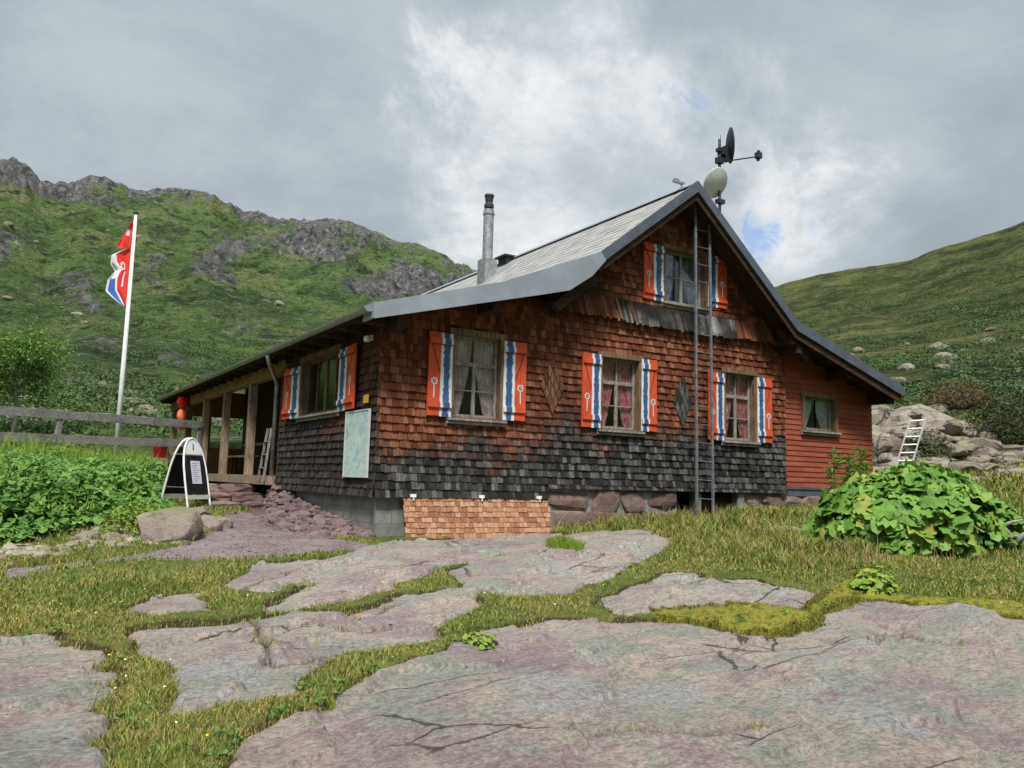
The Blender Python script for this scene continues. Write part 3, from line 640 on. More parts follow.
def far_grass():
    rg = np.random.RandomState(44); n = 60000; az = R(1) * rg.uniform(47, 68, n); d = 14 * np.exp(rg.uniform(0, 1, n) * math.log(30 / 14)); x = CAM[0] + d * np.sin(az); y = CAM[1] + d * np.cos(az)
    ok = ~((x > -.12) & (x < 11.6) & (y > -.05)); x, y, d = x[ok], y[ok], d[ok]
    blades('meadow', x, y, ground_h(x, y), rg.uniform(.10, .32, len(x)), d * .0016 * rg.uniform(.7, 1.6, len(x)), .8, rg, M_BLADE, kind='stuff', label='longer grass below the rock outcrop on the right', cat='grass')
def make_grass():
    rg = np.random.RandomState(4)
    # candidate points: wedge seen by the camera, density falling with distance
    n = 620000; az = R(1) * rg.uniform(-9, 72, n); d = 3.2 * np.exp(rg.uniform(0, 1, n) ** .9 * math.log(17 / 3.2))
    x = CAM[0] + d * np.sin(az); y = CAM[1] + d * np.cos(az)
    ok = ~((x > -.12) & (y > -.05)); ok &= poly_sd(x, y, POLY['path']) < .05
    sd = rock_sd(x, y); ok &= sd < -.03 + .12 * rg.uniform(size=n) ** 2
    ms = np.maximum(poly_sd(x, y, POLY['moss']), poly_sd(x, y, POLY['moss2'])) > 0
    dn = fbm(x * .8, y * .8, oct=4, seed=91); ok &= rg.uniform(size=n) < np.clip(.75 + dn * .9, .25, 1)
    bed = (x < -1.2) & (y > 1.5); ok &= ~(bed & (rg.uniform(size=n) < .5))
    x, y, sd, ms, d, dn = x[ok], y[ok], sd[ok], ms[ok], d[ok], dn[ok]
    z = ground_h(x, y) + .035 * sstep(-sd, 0, .1)
    tall = sstep(x + y * -.0, 2.3, 3.6) * sstep(y, -5.6, -4.6)                     # the taller sward before the right half of the wall
    left = sstep(-x, 1.2, 2.5) * sstep(y, -4.2, -1.5)
    h = (.022 + .034 * rg.uniform(size=len(x)) + .02 * left + .12 * tall * rg.uniform(.4, 1.2, len(x))) * (1 + .5 * dn)
    tf = fbm(x * 2.6, y * 2.6, oct=4, seed=95); h = h * (1 + 1.1 * np.clip(tf, -.4, 1)); h = np.where(ms, .02, h) * (.55 + .45 * sstep(-sd, .0, .25)) * (1 + .4 * (rg.uniform(size=len(x)) > .93))
    blades('grass', x, y, z, h, np.clip(d * .0011, .0035, .014) * rg.uniform(.7, 1.5, len(x)), .9, rg, M_BLADE, kind='stuff',
           label='short olive and yellow green grass growing between the rock slabs', cat='grass')
    # broad low weeds among the blades
    m_ = 1700; wa = R(1) * rg.uniform(-6, 70, m_); wd_ = 4.2 * np.exp(rg.uniform(0, 1, m_) * math.log(15 / 4.2)); wx = CAM[0] + wd_ * np.sin(wa); wy = CAM[1] + wd_ * np.cos(wa)
    o_ = (rock_sd(wx, wy) < -.02) & ~((wx > -.15) & (wy > -.05)) & (poly_sd(wx, wy, POLY['path']) < 0) & (fbm(wx * 1.2, wy * 1.2, oct=3, seed=131) > -.05); wx, wy = wx[o_], wy[o_]
    k_ = 9; an = rg.uniform(0, 6.28, (len(wx), k_)); rr_ = rg.uniform(.01, .05, (len(wx), k_)); px = (wx[:, None] + rr_ * np.cos(an)).ravel(); py = (wy[:, None] + rr_ * np.sin(an)).ravel()
    N_ = np.stack([-np.cos(an).ravel() * .5, -np.sin(an).ravel() * .5, np.full(px.size, .8)], 1) + rg.normal(size=(px.size, 3)) * .2
    V_, F_, r_ = leaves(np.stack([px, py, ground_h(px, py) + rg.uniform(.03, .075, px.size)], 1), N_, rg.uniform(.008, .019, px.size), rg, 4, .2)
    np_mesh('low_weeds', V_, F_, M_LEAFL, attrs={'rnd': ('FACE', r_)}, smooth=False, kind='stuff', label='small broad leaved weeds scattered through the turf', cat='weeds')
    # small tufts rooted in the slab cracks
    P = []
    for c in CRACKS:
        for a, b in zip(c[:-1], c[1:]):
            L = math.hypot(b[0] - a[0], b[1] - a[1])
            for i in range(int(L * 5)):
                t = rg.uniform(); q = rg.normal(size=(int(rg.uniform(10, 60)), 2)) * np.array([.05, .02]) + np.array([a[0] + (b[0] - a[0]) * t, a[1] + (b[1] - a[1]) * t]); P.append(q)
    P = np.concatenate(P); zz = rock_z(P[:, 0], P[:, 1]); blades('crack_grass', P[:, 0], P[:, 1], zz - .01, rg.uniform(.015, .055, len(P)), .006 * np.ones(len(P)), .9, rg, M_BLADE, kind='stuff', label='sparse little grass rooted in the cracks of the slabs', cat='grass')
    # moss cushions
    n = 60000; x = rg.uniform(.2, 4.0, n); y = rg.uniform(-7.2, -5, n)
    ok = (np.maximum(poly_sd(x, y, POLY['moss']), poly_sd(x, y, POLY['moss2'])) > -.03) & (rock_sd(x, y) < .06); x, y = x[ok], y[ok]
    z = ground_h(x, y) + .035 + .06 * np.abs(fbm(x * 6, y * 6, oct=4, seed=77))
    blades('moss', x, y, z - .015, rg.uniform(.010, .032, len(x)), .009 * np.ones(len(x)), 1.2, rg, M_MOSSB, kind='stuff', label='yellow green moss cushions lying between the purple slabs', cat='moss')
    # seed stalks
    n = 11000; az = R(1) * rg.uniform(-9, 72, n); d = 4 * np.exp(rg.uniform(0, 1, n) * math.log(15 / 4)); x = CAM[0] + d * np.sin(az); y = CAM[1] + d * np.cos(az)
    t = sstep(x, 1.8, 3.6) * sstep(y, -6.2, -4.6)
    ok = (rock_sd(x, y) < .0) & ~((x > -.12) & (y > -.05)) & (poly_sd(x, y, POLY['path']) < 0) & (rg.uniform(size=n) < .25 + .75 * t); x, y, t = x[ok], y[ok], t[ok]
    blades('seed_stalks', x, y, ground_h(x, y), rg.uniform(.10, .2, len(x)) + .18 * t, .004 + .005 * t, .35, rg, material('dry_stalk', color=(.28, .19, .10), var=.4, vscale=3), kind='stuff', label='thin brown seed stalks standing above the grass', cat='grass stalks')
    # small flowers
    n = 520; az = R(1) * rg.uniform(-6, 68, n); d = 4.2 * np.exp(rg.uniform(0, 1, n) * math.log(13 / 4.2)); x = CAM[0] + d * np.sin(az); y = CAM[1] + d * np.cos(az)
    ok = (rock_sd(x, y) < -.02) & ~((x > -.12) & (y > -.05)) & (poly_sd(x, y, POLY['path']) < 0) & (fbm(x * .9, y * .9, oct=3, seed=5) > .02); x, y = x[ok], y[ok]; z = ground_h(x, y) + rg.uniform(.05, .13, len(x))
    k = len(x); s = .007 + .005 * rg.uniform(size=k); V = []; 
    ang = np.arange(5) * 2 * np.pi / 5
    V = np.stack([np.stack([x + s * np.cos(a), y + s * np.sin(a), z + .004 * math.sin(3 * a)], 1) for a in ang], 1).reshape(-1, 3)
    i = np.arange(k)[:, None] * 5; F = np.concatenate([i + np.array([[0, 1, 2]]), i + np.array([[0, 2, 3]]), i + np.array([[0, 3, 4]])]); mi = (rg.uniform(size=k) < .35).astype(int)
    np_mesh('wildflowers', V, F, [M_FLY, M_FLW], midx=np.tile(mi, 3), smooth=False, kind='stuff', label='tiny yellow and white wildflowers dotted through the grass', cat='wildflowers')

def leaves(P, N, size, rg, lobes=9, depth=.28, cup=.20, fold=.03):
    """lobed round leaves at points P with normals N -> V, F, rnd"""
    n = len(P); k = lobes * 2; N = N / np.linalg.norm(N, axis=1)[:, None]
    t = rg.normal(size=(n, 3)); X = np.cross(N, t); X /= np.linalg.norm(X, axis=1)[:, None]; Y = np.cross(N, X)
    ang = np.arange(k) * 2 * np.pi / k; rr = np.where(np.arange(k) % 2 == 0, 1.0, 1 - depth); rr[0] *= .45
    el = rg.uniform(.8, 1.15, (n, 1)); size = np.asarray(size).reshape(-1, 1) * np.ones((n, 1))
    V = np.zeros((n, k + 1, 3)); V[:, 0] = P
    for j in range(k):
        r = rr[j] * size * rg.uniform(.88, 1.12, (n, 1)); z = (cup * rr[j] ** 2 - (fold if j % 2 == 0 else -fold)) * size * rg.uniform(.3, 1.6, (n, 1)) * np.where(rg.uniform(size=(n, 1)) < .7, -1, 1)
        V[:, j + 1] = P + X * np.cos(ang[j]) * r * el + Y * np.sin(ang[j]) * r + N * z
    i = np.arange(n)[:, None] * (k + 1)
    F = np.concatenate([i + np.array([[0, 1 + j, 1 + (j + 1) % k]]) for j in range(k)]); r = rg.uniform(size=n)
    return V.reshape(-1, 3), F, np.tile(r, k)
def simple_leaves(P, N, ln, wd, rg):
    n = len(P); N = N / np.linalg.norm(N, axis=1)[:, None]; X = np.cross(N, rg.normal(size=(n, 3))); X /= np.linalg.norm(X, axis=1)[:, None]; Y = np.cross(N, X)
    ln = np.asarray(ln).reshape(-1, 1) * np.ones((n, 1)); wd = np.asarray(wd).reshape(-1, 1) * np.ones((n, 1))
    V = np.stack([P, P + X * ln * .5 + Y * wd * .5 + N * ln * .08, P + X * ln - N * ln * .12, P + X * ln * .5 - Y * wd * .5 + N * ln * .08], 1).reshape(-1, 3)
    i = np.arange(n)[:, None] * 4; r = rg.uniform(size=n)
    return V, np.concatenate([i + np.array([[0, 1, 2]]), i + np.array([[0, 2, 3]])]), np.tile(r, 2)

make_grass(); far_grass()

# dense herb mass on the bank left of the path
def herb_bank():
    rg = np.random.RandomState(12)
    BED = [(-4.3, .9), (-3.5, 1.3), (-2.75, 1.35), (-2.3, 2.2), (-1.95, 3.6), (-1.9, 5.4), (-1.3, 6.6), (-.9, 8.5), (-1.2, 11.5), (-5, 9.6), (-8, 9.5), (-8, 2), (-6, .6)]
    n = 52000; x = rg.uniform(-8, -.8, n); y = rg.uniform(.5, 11.6, n)
    x = x + 0; sd = poly_sd(x, y, BED); ok = sd > 0; x, y, sd = x[ok], y[ok], sd[ok]
    az = np.degrees(np.arctan2(x - CAM[0], y - CAM[1])); ok = az > -7; x, y, sd = x[ok], y[ok], sd[ok]
    cl = fbm(x * .75, y * .75, oct=3, seed=120) + .6 * fbm(x * 2.2, y * 2.2, oct=3, seed=123)
    hh = np.clip(.46 + .46 * cl, .06, 1.0) * (.25 + .75 * sstep(sd, 0, .7)) * (1 - .5 * sstep(y, 5.5, 8)) * (.25 + .75 * sstep(np.hypot(x + 1.9, y - 3.6), .5, 1.5))
    lay = 1 - rg.uniform(size=len(x)) ** 2 * .55
    z = ground_h(x, y) + hh * lay
    N = np.stack([rg.normal(size=len(x)) * .5 - .15, rg.normal(size=len(x)) * .5 - .45, np.full(len(x), .9)], 1)
    big = rg.uniform(size=len(x)) < .42
    a = leaves(np.stack([x, y, z], 1)[big], N[big], rg.uniform(.045, .105, big.sum()), rg, 5, .35, .2, .08)
    s = ~big; b = simple_leaves(np.stack([x, y, z + .03], 1)[s], N[s], rg.uniform(.07, .16, s.sum()), rg.uniform(.03, .06, s.sum()), rg)
    V, F, _ = merge([(a[0], a[1]), (b[0], b[1])])
    np_mesh('herb_bank', V, F, M_LEAFL, attrs={'rnd': ('FACE', np.r_[a[2], b[2]])}, smooth=False, kind='stuff', label='dense mass of broad leaved green herbs on the bank left of the path', cat='herbs')
herb_bank()
def bank_stalks():
    rg = np.random.RandomState(88); n = 9000; x = rg.uniform(-6, -1.3, n); y = rg.uniform(1.2, 10, n)
    ok = (poly_sd(x, y, [(-4.3, 1.0), (-3.5, 1.4), (-2.75, 1.45), (-2.3, 2.3), (-2.4, 4.6), (-2.2, 6.6), (-1.6, 8.5), (-1.6, 10), (-6, 9.4), (-6, 1)]) > 0) & (fbm(x * 1.3, y * 1.3, oct=3, seed=140) > .02); x, y = x[ok], y[ok]
    blades('bank_grass', x, y, ground_h(x, y) + .15, rg.uniform(.25, .62, len(x)), rg.uniform(.008, .018, len(x)), .5, rg, M_LIME, kind='stuff', label='tall light green grass growing through the herbs on the bank', cat='grass')
bank_stalks()

def clump(name, c, rx, ry, h, nl, size, mat, label, cat, seed, lobes=7, depth=.3, stems=24, simple=False, group=None, inner=.45, wob=.22):
    """a plant: leaf canopy over a dome plus visible stems"""
    rg = np.random.RandomState(seed); c = np.array(c)
    u = rg.uniform(0, 2 * np.pi, nl); ph = np.arccos(rg.uniform(0.0, 1, nl)); rad = 1 - rg.uniform(size=nl) ** 2.2 * inner
    D = np.stack([np.sin(ph) * np.cos(u), np.sin(ph) * np.sin(u), np.cos(ph)], 1)
    bump = 1 + wob * fbm(D[:, 0] * 2.6 + seed, D[:, 1] * 2.6, D[:, 2] * 2.6 + 9, 4, seed)
    P = c + D * np.array([rx, ry, h]) * (rad * bump)[:, None]
    P[:, 2] = np.maximum(P[:, 2], c[2] + .03)
    N = D * np.array([.75, .75, .5]) + np.array([0, 0, .55]) + rg.normal(size=(nl, 3)) * .28
    sz = size * rg.uniform(.35, 1.25, nl)
    V, F, r = (simple_leaves(P, N, sz * 1.3, sz * .5, rg) if simple else leaves(P, N, sz, rg, lobes, depth))
    root = empty(name, tuple(c), label, cat, group)
    np_mesh('foliage', V, F, mat, attrs={'rnd': ('FACE', r)}, smooth=not simple, parent=root)
    mb = MB()
    for i in range(stems):
        p = P[rg.randint(nl)]; q = c + np.array([rg.normal() * rx * .15, rg.normal() * ry * .15, -.05])
        mb.tube([q, (q * .45 + p * .55) + np.array([0, 0, h * .06]), p], [max(rx * .008, .004)] * 3, 4)
    build('stems', mb, M_STEM, root)
    return root
gz = lambda x, y: float(ground_h(np.array([x]), np.array([y]))[0])
clump('broad_leaved_plant', (5.92, -4.35, gz(5.92, -4.35) - .05), 1.58, 1.1, 1.02, 2300, .125, M_LEAF, 'huge bright green plant with round lobed leaves in front of the red annex', 'plant', 5, lobes=8, depth=.13, stems=60, wob=.25)
clump('lime_green_plant', (2.98, -5.72, gz(2.98, -5.72)), .27, .24, .27, 260, .045, M_LIME, 'small lime green leafy plant in the turf below the huge leafy plant', 'plant', 8, lobes=5)
clump('small_leafy_plant', (-1.38, -5.5, gz(-1.38, -5.5)), .15, .13, .14, 110, .03, M_LIME, 'tiny bright green leafy plant in the grass strip above the foreground slab', 'plant', 9, lobes=5)
clump('fern_clump', (-2.95, 1.05, gz(-2.95, 1.05)), .42, .45, .48, 700, .07, M_LIME, 'yellow green bushy plant leaning against the pale boulder', 'plant', 14, simple=True)
clump('low_shrub', (7.05, -4.3, gz(7.05, -4.3)), .7, .6, .35, 600, .07, M_LIME, 'low green shrub at the right end beside the bleached branch', 'shrub', 16, simple=True)
# grass tuft on the pale slab before the wall
rg = np.random.RandomState(3); n = 600; a = rg.uniform(0, 6.28, n); r_ = .24 * np.sqrt(rg.uniform(size=n)); x = 1.65 + r_ * np.cos(a); y = -2.3 + r_ * np.sin(a)
blades('grass_tuft', x, y, surf_h(x, y)[0] - .02, .17 * (1 - r_ * 2) + .05, .009 * np.ones(n), .6, rg, M_LIME, label='round yellow green grass tuft alone on the pale slab', cat='grass tuft')
# spiky upright plant rising behind the huge leafy one
def spike_plant(c, h, seed):
    rg = np.random.RandomState(seed); root = empty('spiky_plant', tuple(c), 'tall spiky stemmed plant rising behind the huge leafy plant, left side', 'plant')
    Ps = []; Ns = []; mb = MB()
    for s in range(5):
        bx, by = rg.normal() * .12, rg.normal() * .12; hs = h * rg.uniform(.75, 1.0); top = np.array([c[0] + bx * 1.6, c[1] + by * 1.6, c[2] + hs]); b = np.array([c[0] + bx, c[1] + by, c[2]])
        mb.tube([b, (b + top) / 2, top], [.014, .011, .005], 5)
        for k in range(70):
            t = .35 + .65 * k / 70; p = b + (top - b) * t; an = k * 2.4
            Ps.append(p); Ns.append((-math.cos(an) * .5, -math.sin(an) * .5, .8))
    V, F, r = simple_leaves(np.array(Ps), np.array(Ns), rg.uniform(.13, .22, len(Ps)), .032, rg)
    np_mesh('foliage', V, F, M_LEAF, attrs={'rnd': ('FACE', r)}, smooth=False, parent=root); build('stems', mb, M_STEM, root)
spike_plant((6.15, -3.25, gz(6.15, -3.25)), 1.30, 3)

# slopes: heath clumps and scattered boulders beyond the hut (uncountable)
az_ok = lambda x, y: np.degrees(np.arctan2(x - CAM[0], y - CAM[1]))
def slope_scatter():
    rg = np.random.RandomState(21); n = 19000; az = rg.uniform(-8, 70, n); d = 26 * np.exp(rg.uniform(0, 1, n) ** .7 * math.log(300 / 26)); d = np.where((az > 36) & (d > 190), d * .5, d)
    x = CAM[0] + d * np.sin(np.radians(az)); y = CAM[1] + d * np.cos(np.radians(az))
    ok = (fbm(x / 9, y / 9, oct=3, seed=200) > -.10) & ~((x > -1.5) & (x < 13) & (y < 19)); x, y, d = x[ok], y[ok], d[ok]; z = ground_h(x, y)
    per = 44; k = len(x); s = rg.uniform(.2, .75, k) * (1 + d / 200); s = s * np.where(az_ok(x, y) > 40, .85, 1)
    D = rg.normal(size=(k, per, 3)); D[:, :, 2] = np.abs(D[:, :, 2]); D /= np.linalg.norm(D, axis=2)[:, :, None]
    P = np.stack([x, y, z], 1)[:, None] + D * s[:, None, None] * np.array([1, 1, .55]); P = P.reshape(-1, 3); N = (D + rg.normal(size=D.shape) * .3 + np.array([0, 0, .4])).reshape(-1, 3)
    sz = np.repeat(s, per) * rg.uniform(.14, .30, k * per)
    V, F, r = simple_leaves(P, N, sz, sz * .6, rg); r = np.tile(np.clip(np.repeat(rg.uniform(size=k), per) * .7 + rg.uniform(size=k * per) * .3, 0, 1), 2)
    np_mesh('heath_clumps', V, F, M_HEATH, attrs={'rnd': ('FACE', r)}, smooth=False, kind='stuff', label='low green heath bushes covering the slopes behind the hut', cat='heath')
    geos = []; n = 300; az = rg.uniform(-8, 34, n); d = 28 * np.exp(rg.uniform(0, 1, n) * math.log(300 / 28)); az[:40] = rg.uniform(50, 68, 40); d[:40] = rg.uniform(28, 90, 40)
    x = CAM[0] + d * np.sin(np.radians(az)); y = CAM[1] + d * np.cos(np.radians(az)); ok = (fbm(x / 22, y / 22, oct=3, seed=210) > .0) & ~((x > -1.5) & (x < 13) & (y < 19)); x, y, d = x[ok], y[ok], d[ok]; z = ground_h(x, y)
    for i in range(len(x)):
        q = rg.uniform(.15, .5) * (1 + d[i] / 150); geos.append(rock_geo((x[i], y[i], z[i]), (q * rg.uniform(.8, 1.6), q, q * rg.uniform(.5, .9)), 300 + i, 2, 9, .05, rotz=rg.uniform(0, 6)))
    V, F, r = merge(geos); np_mesh('slope_boulders', V, F, material('slope_rock', m_rock(.62, (1, .98, .95), .6), spec=.1), attrs={'rnd': ('FACE', r)}, smooth=False, kind='stuff', label='grey boulders scattered over the grassy slopes behind the hut', cat='boulders')
M_HEATH = leafmat('heath_leaf', (.024, .055, .016), (.095, .165, .038), (.13, .14, .045), .15)
slope_scatter()

# rock outcrop on the right
def outcrop():
    geos = []; rg = np.random.RandomState(6)
    spots = [(14.8, 5.0, 1.8, 1.2, 2.6), (16.1, 3.8, 1.6, 1.2, 2.95), (17.1, 2.7, 1.4, 1.0, 2.9), (17.6, 1.9, .9, .8, 2.5), (15.4, 3.0, 1.3, .9, 2.2), (16.3, 2.2, 1.3, .9, 2.2), (17.0, 1.3, 1.2, .8, 1.9), (17.6, .5, 1.2, .8, 1.5), (18.3, -.2, 1.2, .8, 1.2), (15.2, 1.6, 1.2, .8, 1.2), (16.2, .6, 1.2, .8, 1.1),
             (17.1, -.4, 1.2, .8, .95), (18.0, -1.2, 1.2, .8, .85), (13.6, 3.6, 1.2, .9, 1.6), (13.2, 6.2, 1.6, 1.2, 2.2), (14.2, .9, 1., .7, .85), (18.9, -2.0, 1.2, .9, .8), (15.1, -.2, 1.0, .7, .7), (16.1, -1.0, 1.0, .7, .65), (17.0, -1.9, 1.1, .8, .6)]
    for i, (x, y, a, b, zt) in enumerate(spots):
        g = gz(x, y); h = zt - g
        geos.append(rock_geo((x, y, (g + zt) / 2 - .2), (a * 1.2, b * 1.15, (h + .4) / 2 * 1.12), 40 + i, 6, 70, .05, (.58, 1.0), rotz=rg.uniform(-.35, .35) - .5, boxy=.5))
        for k in range(12):
            q = rg.uniform(.12, .45); xx = x + rg.normal() * a * .6; yy = y - abs(rg.normal()) * b * .5 - .2; geos.append(rock_geo((xx, yy, gz(xx, yy) + h * rg.uniform(.1, .75)), (q * 1.6, q, q * .7), 140 + i * 5 + k, 4, 18, .06, (.5, .9), rotz=rg.uniform(0, 6), boxy=.45))
    V, F, r = merge(geos); np_mesh('rock_outcrop', V, F, M_ROCK, attrs={'rnd': ('FACE', r)}, smooth=False, kind='structure')
outcrop()
def shrub(c, rx, ry, h, seed, label, n=2600, mat=None, size=.10):
    return clump('mountain_shrub', c, rx, ry, h, n, size, mat or M_LEAFD, label, 'shrub', seed, simple=True, stems=30, inner=.6, group='shrubs growing round the rock outcrop')
shrub((18.2, .7, 1.55), 1.15, .9, 1.5, 31, 'dark green shrub on top of the rock outcrop, at the right edge', 3600)
shrub((18.7, -.3, 1.2), 1.0, .8, 1.0, 32, 'dark low shrub hanging over the outcrop below the larger one', 2200)
shrub((18.9, 2.4, 2.7), 1.3, 1.0, .75, 33, 'reddish brown topped shrub high behind the outcrop', 2200, leafmat('rusty_shrub_leaf', (.05, .035, .018), (.16, .10, .035), (.07, .10, .03)))
shrub((13.9, 2.4, gz(13.9, 2.4) - .2), .8, .8, 1.35, 34, 'olive shrub in the gap between the red annex and the outcrop', 2200, leafmat('olive_shrub_leaf', (.035, .05, .018), (.10, .12, .035)))
shrub((15.5, 1.3, gz(15.5, 1.3) - .2), .9, .7, 1.25, 35, 'olive shrub behind the small ladder', 2000, leafmat('olive_shrub_leaf', (.035, .05, .018), (.10, .12, .035)))

# broadleaf tree at the left edge
def tree():
    rg = np.random.RandomState(17); bx, by = -4.35, 17.6; g = gz(bx, by); root = empty('young_tree', (bx, by, g), 'young broadleaf tree with pale trunk behind the fence at the left edge', 'tree')
    mb = MB(); mb.tube([(bx, by, g - .2), (bx + .05, by, g + .9), (bx - .1, by, g + 1.9), (bx, by, g + 3.0)], [.09, .07, .05, .02], 8); tips = []
    for i in range(15):
        t = rg.uniform(.25, .95); b = Vector((bx, by, g + 3 * t)); a = rg.uniform(0, 6.28); L = rg.uniform(.8, 1.45) * (1.15 - .5 * t)
        m_ = b + Vector((math.cos(a) * L * .5, math.sin(a) * L * .5, .28)); e = b + Vector((math.cos(a) * L, math.sin(a) * L, rg.uniform(.2, .7))); mb.tube([b, m_, e], [.03, .018, .007], 5); tips += [e, m_, (m_ + e) / 2]
    tips.append(Vector((bx, by, g + 3.0)))
    build('trunk', mb, M_BARK, root, smooth=True)
    P = []
    for t in tips:
        k = 190; P.append(np.array(t) + rg.normal(size=(k, 3)) * np.array([.27, .27, .2]))
    P = np.concatenate(P); N = rg.normal(size=P.shape) * .6 + np.array([0, 0, .7]); V, F, r = simple_leaves(P, N, rg.uniform(.07, .13, len(P)), rg.uniform(.04, .07, len(P)), rg)
    np_mesh('crown', V, F, M_LEAFT, attrs={'rnd': ('FACE', r)}, smooth=False, parent=root)
tree()
# ================================================================ the hut
HUT = empty('alpine_hut', (5.5, 8, 0), 'long brown shingled mountain hut with orange, white and blue shutters and a red annex', 'hut')
RIDGE = (5.605, 5.616); KL = (3.47, 3.95); EL = (-.37, 2.60); KR = (8.20, 3.42); ER = (11.56, 2.40)
MLP = (1.6, 3.185)         # the lower left slope sags slightly
Y0, Y1 = -.60, 17.6
def roof_z(x):
    return float(np.interp(x, [EL[0], MLP[0], KL[0], RIDGE[0], KR[0], ER[0]], [EL[1], MLP[1], KL[1], RIDGE[1], KR[1], ER[1]]))
wall_top = lambda x: roof_z(x) - .17

def shingles(mb, M, u0, u1, z0, z1, row=.118, top=None, holes=(), mat=0, rg=None, wmin=.055, wmax=.115, thick=.032, flare=0.0, base_n=0.0):
    """courses of split shingles; local frame: x along the wall, y into the wall, z up"""
    z = z0; k = 0
    while z < z1:
        u = u0 - rg.uniform(0, wmax)
        while u < u1:
            w = rg.uniform(wmin, wmax); a, b = max(u, u0), min(u + w - .006, u1); u += w
            if b - a < .02: continue
            jz = rg.uniform(-.006, .006); lo = z + jz; hi = z + row * 1.22
            if top is not None:
                tz = top((a + b) / 2)
                if lo > tz: continue
                hi = min(hi, tz + .05)
            skip = False
            for (h0, h1, g0, g1) in holes:
                if a < h1 and b > h0 and lo < g1 and hi > g0:
                    if a < h0: b = min(b, h0)
                    elif b > h1: a = max(a, h1)
                    elif lo < g0 and g0 - lo > .03: hi = min(hi, g0)
                    elif hi > g1 and hi - g1 > .03: lo = max(lo, g1)
                    else: skip = True
                    if b - a < .015: skip = True
            if skip: continue
            t = thick * rg.uniform(.7, 1.35); f = flare * max(0, 1 - (z - z0) / .5) ** 2
            y_lo = -base_n - f - t - rg.uniform(0, .006); y_hi = -base_n - f * .7 - .006
            tl = rg.uniform(-.004, .004)
            vs = [(a, y_lo, lo + tl), (b, y_lo, lo - tl), (b, y_lo + t, lo - tl), (a, y_lo + t, lo + tl), (a, y_hi, hi), (b, y_hi, hi), (b, y_hi + .004, hi), (a, y_hi + .004, hi)]
            mb.add([M @ Vector(p) for p in vs], [(0, 1, 5, 4), (0, 3, 2, 1), (1, 2, 6, 5), (3, 0, 4, 7)], mat, rg.uniform())
        z += row; k += 1
def wall_slab(mb, M, us, zlo, top, holes, t=.14, mat=0):
    """backing wall with true openings, split in columns at the opening edges"""
    brk = sorted(set(us) | {h for H in holes for h in H[:2]})
    for a, b in zip(brk[:-1], brk[1:]):
        mid = (a + b) / 2; hs = sorted([(H[2], H[3]) for H in holes if H[0] < mid < H[1]]); z = zlo(mid)
        segs = []
        for g0, g1 in hs: segs.append((z, g0)); z = g1
        for s0, s1 in segs: mb.box((a, 0, s0), (b, t, s1), mat, M=M)
        ta, tb = top(a + 1e-4), top(b - 1e-4)
        vs = [(a, 0, z), (b, 0, z), (b, t, z), (a, t, z), (a, 0, ta), (b, 0, tb), (b, t, tb), (a, t, ta)]
        mb.add([M @ Vector(p) for p in vs], [(0, 3, 2, 1), (4, 5, 6, 7), (0, 1, 5, 4), (1, 2, 6, 5), (2, 3, 7, 6), (3, 0, 4, 7)], mat)
I4 = Matrix.Identity(4)
ML = Matrix(((0, 1, 0, 0), (-1, 0, 0, 0), (0, 0, 1, 0), (0, 0, 0, 1)))       # left wall frame: x -> -Y, y -> +X
rgs = np.random.RandomState(77)
W1 = (1.12, 2.02, 1.17, 2.46); W2 = (3.93, 4.82, 1.15, 2.40); W3 = (6.83, 7.70, 1.10, 2.40); WG = (5.33, 6.40, 3.52, 4.53); WR = (9.13, 10.18, 1.42, 2.13)
FH = [W1, W2, W3, WG]
mb = MB(); wall_slab(mb, I4, [0, KL[0], RIDGE[0], KR[0], 8.55, 2.9], lambda x: .0 if x < 2.9 else .17, wall_top, FH)
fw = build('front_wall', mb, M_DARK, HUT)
mb = MB(); shingles(mb, I4, -.03, 8.56, -.02, 3.10, top=wall_top, holes=FH + [(2.9, 8.7, -.1, .15)], rg=rgs, flare=.05)
shingles(mb, I4, .8, 8.5, 3.30, 5.6, top=wall_top, holes=FH, rg=rgs, base_n=.03, mat=0)
build('shingle_cladding', mb, M_SHF, HUT)
# flared skirt of long narrow shingles across the gable foot
mb = MB()
u = 2.75
while u < 8.45:
    w = rgs.uniform(.045, .065); silver = 4.35 + rgs.normal() * .15 < u < 7.15 + rgs.normal() * .2
    zt = min(3.42, roof_z(u) - .2); zb = 3.04 + rgs.uniform(-.02, .03) - (.03 if silver else 0); sl = .07
    if zt > zb + .08:
        vs = [(u + sl, -.12 - rgs.uniform(0, .02), zb), (u + w + sl, -.125, zb + .01), (u + w + sl, -.105, zb + .01), (u + sl, -.105, zb), (u, -.06, zt), (u + w, -.06, zt), (u + w, -.04, zt), (u, -.04, zt)]
        mb.add(vs, [(0, 1, 5, 4), (0, 3, 2, 1), (1, 2, 6, 5), (3, 0, 4, 7), (2, 3, 7, 6)], 1 if silver else 0, rgs.uniform())
    u += w + .008
build('gable_skirt', mb, [M_SHF, M_SHV], HUT)
# diamonds of diagonally laid shingles
for (cx, cz, hw, hh, mt, nm) in ((2.96, 1.80, .235, .48, M_SHD, 'brown'), (5.80, 1.76, .235, .50, M_SHDG, 'grey')):
    mb = MB(); N_ = 4
    for i in range(N_):
        for j in range(N_):
            a = (i - j) / N_ * hw; b = ((i + j + 1) / N_ - 1) * hh; q = .86 / N_
            y = -.040 - .004 * (N_ * 2 - i - j) * .5
            p = [(cx + a, y, cz + b - hh * q), (cx + a + hw * q, y, cz + b), (cx + a, y, cz + b + hh * q), (cx + a - hw * q, y, cz + b)]
            mb.prism(p, (0, .02, 0), 0, rgs.uniform())
    build('shingle_diamond', mb, mt, HUT, label='%s diamond of lozenge shaped shingles' % nm)

